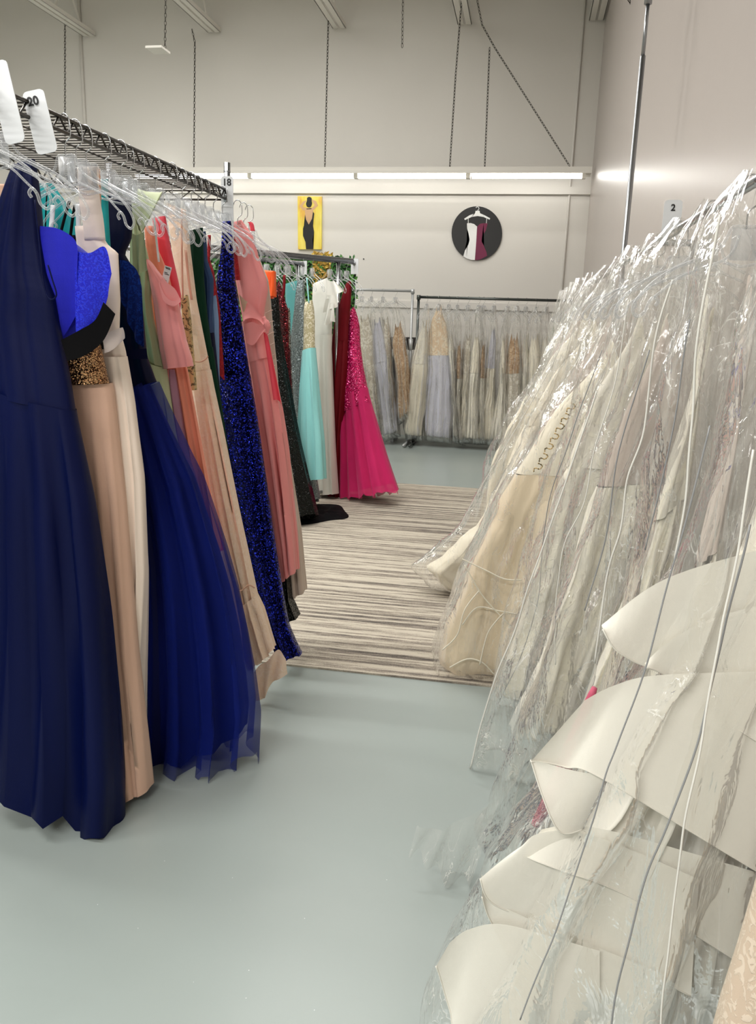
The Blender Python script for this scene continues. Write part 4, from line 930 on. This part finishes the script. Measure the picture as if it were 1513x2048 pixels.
MB().box((u2-.23, YR+.12, 0), (u2-.19, YR+.48, fk.uv(826, 700)[1])).build('leg', M_chrome2, o); MB().box((u2+.06, YR+.12, 0), (u2+.10, YR+.48, fk.uv(826, 700)[1])).build('leg', M_chrome2, o)
def small_hanger(x, z_, label, grp): return copy_tree(h0, (x, YR, z_+.016), rnd.uniform(.5, 1.3), label, grp)
# (name desc, material pair, left px polyline, right polyline, gown start t)
back = [
 ((F_ivlace, F_ivlace), [(716, 600), (712, 640), (722, 760), (735, 830), (745, 880)], [(738, 596), (748, 640), (752, 720), (760, 800), (768, 882)], 'cream lace gown just right of the hot pink gown', 723, .12),
 ((F_pale, F_pale), [(738, 598), (742, 650), (750, 730), (760, 820), (768, 884)], [(756, 596), (768, 640), (780, 720), (796, 820), (801, 872)], 'pale silvery white gown on the white pipe rack', 742, .15),
 ((F_ivlace, F_iv), [(762, 600), (764, 660), (772, 760), (788, 870)], [(774, 598), (783, 650), (787, 740), (794, 850)], 'narrow ivory lace gown on the white pipe rack', 765, .15),
 ((F_bronze, F_bronze), [(787, 600), (784, 650), (784, 690), (794, 770), (798, 850)], [(794, 598), (808, 640), (814, 690), (820, 730), (826, 830)], 'bronze beaded gown beside the white rack post', 790, .2),
 ((F_iv, F_cr), [(848, 612), (838, 660), (824, 715), (816, 780), (808, 850), (812, 880)], [(858, 610), (860, 660), (857, 740), (853, 820), (846, 884)], 'cream gown with a bolero sleeve, first on the dark rack', 853, .12),
 ((F_peach, F_pale), [(870, 612), (858, 640), (857, 740), (849, 830), (850, 882)], [(888, 608), (898, 650), (904, 740), (908, 830), (905, 888)], 'large pale lilac white gown with peach bodice', 877, .02),
 ((F_iv, F_iv), [(893, 616), (896, 700), (906, 800), (908, 884)], [(902, 612), (912, 700), (915, 800), (922, 884)], 'olive shaded narrow gown right of the lilac white one', 897, .2),
 ((F_bronze, F_iv), [(910, 618), (912, 660), (912, 760), (910, 886)], [(918, 614), (926, 700), (924, 800), (930, 892)], 'gown with bronze back in a tight clear bag', 914, .25),
 ((F_ivlace, F_cr), [(932, 616), (928, 680), (922, 780), (920, 886)], [(940, 614), (946, 680), (940, 780), (938, 888)], 'cream lace gown with taupe bodice', 935, .2),
 ((F_cr, F_iv), [(952, 614), (944, 680), (936, 780), (928, 886)], [(960, 612), (964, 680), (960, 780), (962, 890)], 'ivory satin gown fourth left of the aisle bags', 957, .2),
 ((F_bronze, F_iv), [(962, 616), (962, 680), (956, 780), (960, 888)], [(970, 614), (974, 680), (972, 780), (975, 890)], 'ivory gown with golden lining in the middle of the dark rack', 966, .25),
 ((F_pale, F_cr), [(984, 612), (978, 680), (970, 780), (938, 886)], [(992, 610), (996, 680), (992, 780), (990, 892)], 'bright white crinkled gown at the middle of the dark rack', 987, .15),
 ((F_cr, F_iv), [(1010, 616), (1000, 680), (996, 780), (976, 890)], [(1018, 614), (1014, 700), (1014, 800), (1018, 890)], 'ivory gown with a slim white bag', 1014, .2),
 ((F_bronze, F_ivlace), [(1026, 614), (1014, 680), (1010, 780), (1006, 890)], [(1040, 612), (1044, 680), (1042, 780), (1044, 890)], 'brown and ivory lace gown under a round bag top', 1033, .2),
 ((F_iv, F_iv), [(1048, 614), (1042, 680), (1042, 780), (1040, 890)], [(1054, 612), (1060, 680), (1062, 780), (1062, 890)], 'narrow ivory gown near the right end of the dark rack', 1051, .2),
 ((F_cr, F_cr), [(1066, 616), (1056, 660), (1056, 760), (1056, 890)], [(1078, 612), (1084, 660), (1086, 760), (1088, 890)], 'yellow cream gown with a wide bag top near the rack end', 1071, .2),
 ((F_iv, F_ivlace), [(1086, 616), (1078, 680), (1078, 780), (1078, 890)], [(1098, 612), (1104, 680), (1108, 780), (1108, 890)], 'last ivory lace gown at the right end of the dark rack', 1092, .2),
]
for k, (gm, L, R, lb, hx, g0) in enumerate(back):
    f = Frame((fk.uv(hx, 640)[0], YR-.03+.02*(k % 3), 0))
    zr_ = zB if k < 4 else zA
    bagged(f, L, R, gm, lb, 'clear bag over the '+lb, B_clear2, gin=.012, gt=(g0, .98), th=(.05, .16), folds=5, crump=.022, res=(30, 44), gth=(.035, .13))
    small_hanger(f.P.x, zr_, 'hanger of the '+lb, 'hangers on the back racks')

# --- right rack
XRR = .42
rr1 = onX(1500, 370, XRR); rr2_ = onX(1135, 598, XRR)
ZRR = (rr1.z+rr2_.z)/2
rack3 = thing('wall_rack', 'chrome rack along the right wall carrying the bagged wedding gowns', 'clothes rack', loc=(XRR, 8.2, 0))
MB().tube([(XRR, .6, ZRR), (XRR, 8.2, ZRR)], .011, 10).build('rail', M_chrome, rack3, True, rack3.location)
for y in (.62, 3.0, 5.6, 8.18):
    MB().tube([(XRR+.12, y, .0), (XRR+.12, y, ZRR+.02)], .014, 10).build('post', M_chrome, rack3, True, rack3.location)
    MB().tube([(XRR+.12, y, ZRR), (XRR, y, ZRR)], .012, 10).build('bracket', M_chrome, rack3, True, rack3.location)
# tall pole
py_ = onX(1247, 520, XRR+.02); t = thing('tall_pole', 'thin chrome telescopic pole rising from the right rack', 'pole', loc=(XRR+.02, py_.y, 0))
f = Frame((XRR+.02, py_.y, 0)); zm = f.uv(1290, 112)[1]; ztp = f.uv(1303, 8)[1]
MB().tube([(0, 0, 0), (0, 0, zm)], .013, 12).build('lower_tube', M_chrome2, t, True)
MB().tube([(0, 0, zm), (0, 0, ztp)], .009, 12).build('upper_tube', M_chrome2, t, True)
MB().tube([(0, 0, ztp), (0, 0, ztp+.07)], .018, 12).build('top_coupling', M_chrome2, t, True)
MB().tube([(0, 0, ztp+.07), (0, 0, ZC)], .006, 8).build('rod', M_chrome2, t, True)
Yd = onX(1338, 470, XRR).y; c = at(1340, 462, Yd); divider((c.x, Yd-.02, c.z+.035), '2', 'white size divider printed 2 among the bagged gowns', .055, .11, 0, 0)

def rb(Y): return Frame((XRR, Y, 0))
def RE(f, zs): return None
def right_edge(Y, top_px, bot_z=0.02):       # edge against the wall, world space -> list of (u, z)
    return [(.06, top_px), (.15, top_px-.14), (.18, top_px-.5), (.19, bot_z)]
def bagR(Y, L, gm, gl, bl, zbot=.03, **k):
    f = rb(Y); L_ = sorted([f.uv(*q) for q in L], key=lambda q: -q[1]); z0_ = L_[0][1]
    if z0_ < ZRR+.02: z0_ = ZRR+.018; L_[0] = (L_[0][0]+.03, z0_)
    R_ = right_edge(Y, z0_, zbot)
    pipes = k.pop('pipes', [])
    # bagged() wants pixels; feed world edges directly
    gin = k.pop('gin', .05); gt = k.pop('gt', (.16, .98)); th = k.pop('th', (.05, .14)); bm = k.pop('bm', B_clear); gfolds = k.pop('gfolds', 6); crump = k.pop('crump', .03); gth = k.pop('gth', (th[0]*.55, th[1]*.7)); bt1 = k.pop('bt1', 1)
    g = thing('wedding_gown', gl, 'wedding gown', None, (XRR, Y, max(0, zbot)))
    sp = gt[0]+(gt[1]-gt[0])*.36
    drape('bodice', f, L_, R_, gm[0], g, gt[0], sp, th=gth, folds=3, amp=(.004, .012), neck=.5, inset=gin, seed=int(Y*37))
    drape('skirt', f, L_, R_, gm[1], g, sp, gt[1], th=gth, folds=gfolds, amp=(.010, .04), inset=gin, closeb=.10, crump=.025, seed=int(Y*57), topclose=0, nu=90, nt_=60)
    b = thing('garment_bag', bl, 'garment bag', None, (XRR, Y, max(0, zbot)))
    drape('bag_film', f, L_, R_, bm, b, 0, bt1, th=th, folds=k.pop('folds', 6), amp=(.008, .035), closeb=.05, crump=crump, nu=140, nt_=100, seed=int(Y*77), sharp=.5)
    for (pix, d, r, m) in pipes: pipe(b, f, pix, d, r, m)
    if Y > 1.75:
        copy_tree(h0, (XRR, Y, ZRR+.014), rnd.uniform(-.1, .1), 'hanger of the '+gl, 'hangers on the right wall rack')
    return g, b, f
R_SPEC = [
 (7.6, [(1108, 612), (1100, 660), (1085, 760), (1065, 860), (1052, 940)], (F_iv, F_iv), 'farthest ivory gown on the right wall rack'),
 (6.9, [(1122, 604), (1108, 660), (1080, 760), (1050, 860), (1030, 960)], (F_taupe, F_iv), 'second farthest gown on the right wall rack, ivory skirt'),
 (6.2, [(1130, 602), (1115, 660), (1070, 770), (1030, 870), (1010, 980)], (F_iv, F_cr), 'cream gown near the far end of the right wall rack'),
 (5.6, [(1140, 598), (1118, 650), (1070, 750), (1020, 840), (985, 930), (970, 1010)], (F_taupe, F_iv), 'grey white gown third from the far end on the right rack'),
 (5.0, [(1158, 585), (1122, 650), (1072, 740), (1015, 830), (978, 900), (962, 980), (960, 1060)], (F_iv, F_cr), 'gown whose bag bulges over the far edge of the carpet'),
]
for Y, L, gm, lb in R_SPEC:
    bagR(Y, L, gm, lb, 'clear bag over the '+lb, crump=.025, th=(.05, .16))
bagR(4.3, [(1190, 568), (1158, 600), (1120, 680), (1075, 760), (1020, 860), (975, 950), (925, 1050), (825, 1133), (880, 1190)], (F_cr, F_cr), 'ivory gown with stacked ruffle tiers and a spread hem',
     'clear bag flaring out over the ruffle tiered gown', bt1=.97, pipes=[([(1165, 600), (1100, 740), (1030, 860), (960, 980), (905, 1070), (830, 1132)], -.10, .003, M_pipe)], gin=.07)
bagR(3.85, [(1212, 550), (1180, 600), (1140, 690), (1090, 790), (1040, 880), (990, 980), (940, 1090), (900, 1200)], (F_taupe, F_taupe), 'taupe grey gown behind the champagne tulle gown',
     'clear bag over the taupe grey gown', zbot=.12, gin=.07, bm=B_milky)
g, b, f = bagR(3.35, [(1240, 528), (1215, 560), (1180, 660), (1130, 760), (1075, 850), (1010, 950), (960, 1050), (918, 1150), (880, 1240), (862, 1310), (870, 1345), (900, 1362)], (F_cr, F_ch), 'champagne tulle gown with beaded waist bulging at the bottom',
     'clear bag over the champagne tulle gown', th=(.06, .20), gin=.035, gth=(.05, .17), zbot=.01, gt=(.2, .985))
for k in range(7):
    x_, y_ = 1142-k*11, 806+k*20
    MB().tube(smoothpts([f.q(*q, -.15)-g.location for q in [(x_, y_), (x_+9, y_+5), (x_+4, y_+12), (x_-6, y_+10), (x_-8, y_+18)]], 4), [.0015+.002*(i % 2) for i in range(17)], 5).build('beading', F_gold_emb, g, True)
for k, q_ in enumerate([[(925, 1118), (975, 1142), (1010, 1158), (1045, 1160)], [(930, 1130), (965, 1190), (1010, 1240), (1040, 1268)], [(925, 1250), (955, 1215), (1000, 1222), (1035, 1228)],
                        [(960, 1330), (975, 1270), (995, 1240), (1010, 1225)], [(900, 1335), (935, 1318), (965, 1325), (990, 1350)], [(885, 1300), (915, 1270), (930, 1220), (960, 1180)]]):
    MB().tube(smoothpts([f.q(*q, -.165+.006*(k % 3))-g.location for q in q_], 8), .0028, 6).build('tulle_fold', F_cr, g, True)
bagR(2.95, [(1275, 505), (1250, 540), (1215, 640), (1175, 740), (1130, 850), (1090, 950), (1050, 1080), (1010, 1220), (985, 1340), (970, 1400)], (F_iv, F_iv), 'ivory lace gown right of the champagne tulle gown',
     'clear bag with grey edge right of the champagne gown', zbot=.08, pipes=[([(1205, 700), (1140, 880), (1100, 1000), (1075, 1200), (1040, 1320), (1000, 1400)], -.14, .0025, M_pipeg)], gin=.06)
bagR(2.55, [(1318, 478), (1290, 515), (1255, 620), (1215, 740), (1165, 880), (1115, 1010), (1065, 1160), (1010, 1300), (970, 1420), (938, 1545)], (F_taupe, F_iv), 'ivory gown behind the bag with the bright white piping',
     'garment bag with a long bright white piping edge', zbot=.05, pipes=[([(1195, 780), (1170, 860), (1125, 980), (1075, 1130), (1025, 1270), (980, 1390), (940, 1535)], -.12, .0042, M_pipe), ([(1258, 600), (1232, 760), (1190, 900), (1165, 1010), (1128, 1100), (1110, 1260), (1110, 1330)], -.16, .0028, M_pipe)], gin=.10, gt=(.16, .90), bm=B_milky)
bagR(2.15, [(1378, 440), (1345, 480), (1312, 580), (1275, 720), (1235, 850), (1195, 980), (1150, 1140), (1095, 1300), (1040, 1450), (985, 1600), (930, 1690), (885, 1745)], (F_iv, F_iv), 'dull ivory gown behind the organza ruffles',
     'loose clear bag whose corner spreads onto the floor', zbot=.06, pipes=[([(1345, 560), (1308, 700), (1290, 860), (1255, 960), (1240, 1060), (1215, 1150), (1190, 1330)], -.14, .004, M_pipe), ([(1300, 700), (1240, 900), (1205, 1100), (1170, 1220)], -.15, .0028, M_pipeg)], gin=.16, gt=(.14, .88))
# flared corner of plastic on the floor
t = thing('plastic_corner', 'crumpled corner of clear plastic film lying out over the grey floor', 'plastic film', loc=onZ(900, 1730, 0))
ff2 = rb(1.95)
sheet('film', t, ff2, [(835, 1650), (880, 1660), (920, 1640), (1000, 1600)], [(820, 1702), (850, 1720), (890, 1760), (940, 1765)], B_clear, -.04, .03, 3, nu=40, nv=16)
g, b, f = bagR(1.80, [(1450, 395), (1420, 440), (1385, 560), (1345, 720), (1310, 880), (1270, 1050), (1225, 1240), (1170, 1420), (1110, 1560), (1040, 1700), (1000, 1820), (960, 1960)], (F_taupe, F_iv), 'ivory gown with a spray of pink lining beneath the ruffles',
     'clear bag with a welded zipper strip running down its front', zbot=-.0, pipes=[([(1440, 430), (1412, 560), (1395, 700), (1385, 850), (1372, 1000), (1345, 1150), (1320, 1330)], -.14, .0040, M_pipe), ([(1380, 640), (1340, 900), (1290, 1100)], -.13, .0025, M_pipeg)], gin=.15, gt=(.12, .9))
F_pinklin = fabric('pink_lining', (196, 84, 110), .6, .3, .1)
MB().tube(smoothpts([f.q(*q, -.19)-g.location for q in [(1190, 1375), (1150, 1480), (1110, 1580), (1070, 1650)]], 5), [.006+.012*math.sin(k/16*PI) for k in range(16)], 8).build('pink_ribbon', F_pinklin, g, True)
# nearest bag with organza ruffles
Yo = 1.45
g, b, f = bagR(Yo, [(1590, 330), (1540, 420), (1480, 640), (1440, 800), (1400, 960), (1340, 1130), (1270, 1290), (1180, 1440), (1080, 1600), (985, 1750), (905, 1880), (865, 1980), (850, 2120)], (F_iv, F_org), 'ivory organza gown with big pointed ruffle layers nearest the camera',
     'large clear bag over the organza ruffle gown in front', zbot=-.0, gin=.11, gt=(.15, .98), th=(.06, .16), gth=(.03, .06),
     pipes=[([(1420, 850), (1350, 1120), (1300, 1300), (1240, 1480), (1210, 1560), (1165, 1720), (1110, 1860), (1040, 2040)], -.20, .0022, M_pipeg), ([(1500, 1050), (1440, 1300), (1400, 1470), (1340, 1640), (1290, 1760), (1250, 1900), (1220, 2080)], -.20, .0028, M_pipeg), ([(1508, 900), (1470, 1130), (1430, 1330), (1400, 1500), (1370, 1650), (1340, 1850), (1320, 2080)], -.21, .003, M_pipe)])
RUF = [([(1204, 1250), (1290, 1180), (1380, 1140), (1560, 1090)], [(1204, 1250), (1240, 1300), (1330, 1340), (1560, 1330)]),
       ([(1290, 1325), (1330, 1290), (1420, 1240), (1560, 1200)], [(1290, 1325), (1330, 1350), (1420, 1420), (1560, 1500)]),
       ([(1170, 1400), (1230, 1372), (1320, 1350), (1560, 1340)], [(1062, 1520), (1130, 1535), (1210, 1548), (1560, 1760)]),
       ([(1062, 1520), (1110, 1532), (1160, 1542), (1215, 1550)], [(1062, 1522), (1084, 1580), (1120, 1650), (1165, 1660)]),
       ([(1085, 1660), (1140, 1650), (1240, 1665), (1560, 1760)], [(1048, 1705), (1110, 1720), (1260, 1790), (1560, 1980)]),
       ([(1046, 1690), (1080, 1665), (1180, 1670), (1400, 1760)], [(962, 1742), (990, 1800), (1100, 1860), (1380, 1980)]),
       ([(964, 1746), (990, 1800), (1060, 1840), (1360, 1960)], [(966, 1780), (985, 1850), (1060, 1960), (1300, 2100)]),
       ([(900, 1885), (940, 1860), (1020, 1850), (1200, 1900)], [(873, 1930), (900, 2020), (940, 2080), (1200, 2140)])]
for k, (A_, B_) in enumerate(RUF):
    sheet('ruffle', g, f, A_, B_, F_org, -.085-.008*(k % 4), .014, .9, ph=k*1.3, nu=36, nv=14, curl=.01)
    me_ = g.children[-1].data if False else [c for c in g.children if c.name.startswith('ruffle')][-1].data
    MB().tube([me_.vertices[i*15+14].co.copy() for i in range(37)], .0016, 5).build('rolled_hem', F_org, g, True)
# near right lace gown without a bag
f = Frame((XRR, 1.16, 0))
Lw = [f.uv(*q) for q in [(1640, 1300), (1560, 1600), (1513, 1780), (1475, 1900), (1440, 2000), (1415, 2090), (1400, 2200)]]
g = thing('lace_wedding_gown', 'champagne lace skirt at the lower right corner without a bag', 'wedding gown', None, (XRR, 1.16, .2))
drape('skirt', f, Lw, [(.12, Lw[0][1]), (.18, Lw[-1][1])], fabric('champagne_lace_fine', (206, 184, 162), .7, .3, .05, lace=70, lace_rgb=(222, 204, 184)), g, 0, 1, th=(.03, .06), folds=3, amp=(.004, .012), seed=5)


# pieces that belong to a part sit one level below it
SUB = {'number': 'card', 'print': 'card', 'sleeve_hem': 'flared_sleeve', 'feather_trim': 'bodice', 'sequin_panel': 'bodice', 'bust_cup': 'bodice', 'waistband': 'bodice',
       'cowl_fold': 'bodice', 'cowl_lip': 'bodice', 'knot': 'draped_waist', 'waist_fold': 'draped_waist', 'tier_seam': 'skirt', 'beading': 'bodice', 'piping': 'bag_film',
       'hook_mark': 'hanger_mark', 'strap_mark': 'hanger_mark', 'ruffle': 'skirt', 'rolled_hem': 'skirt', 'tulle_fold': 'skirt', 'ruching': 'bodice', 'armhole_edge': 'bodice', 'sleeve_ruffle': 'bodice', 'collar': 'post', 'end_cap': 'plate'}
for o in list(S.objects):
    st = o.name.split('.')[0]
    if o.parent and st in SUB:
        c_ = [q for q in o.parent.children if q.name.split('.')[0] == SUB[st]]
        if c_: o.parent = c_[min(len(c_)-1, 0)] if st != 'collar' else min(c_, key=lambda q: (q.data.vertices[0].co-o.data.vertices[0].co).to_2d().length)
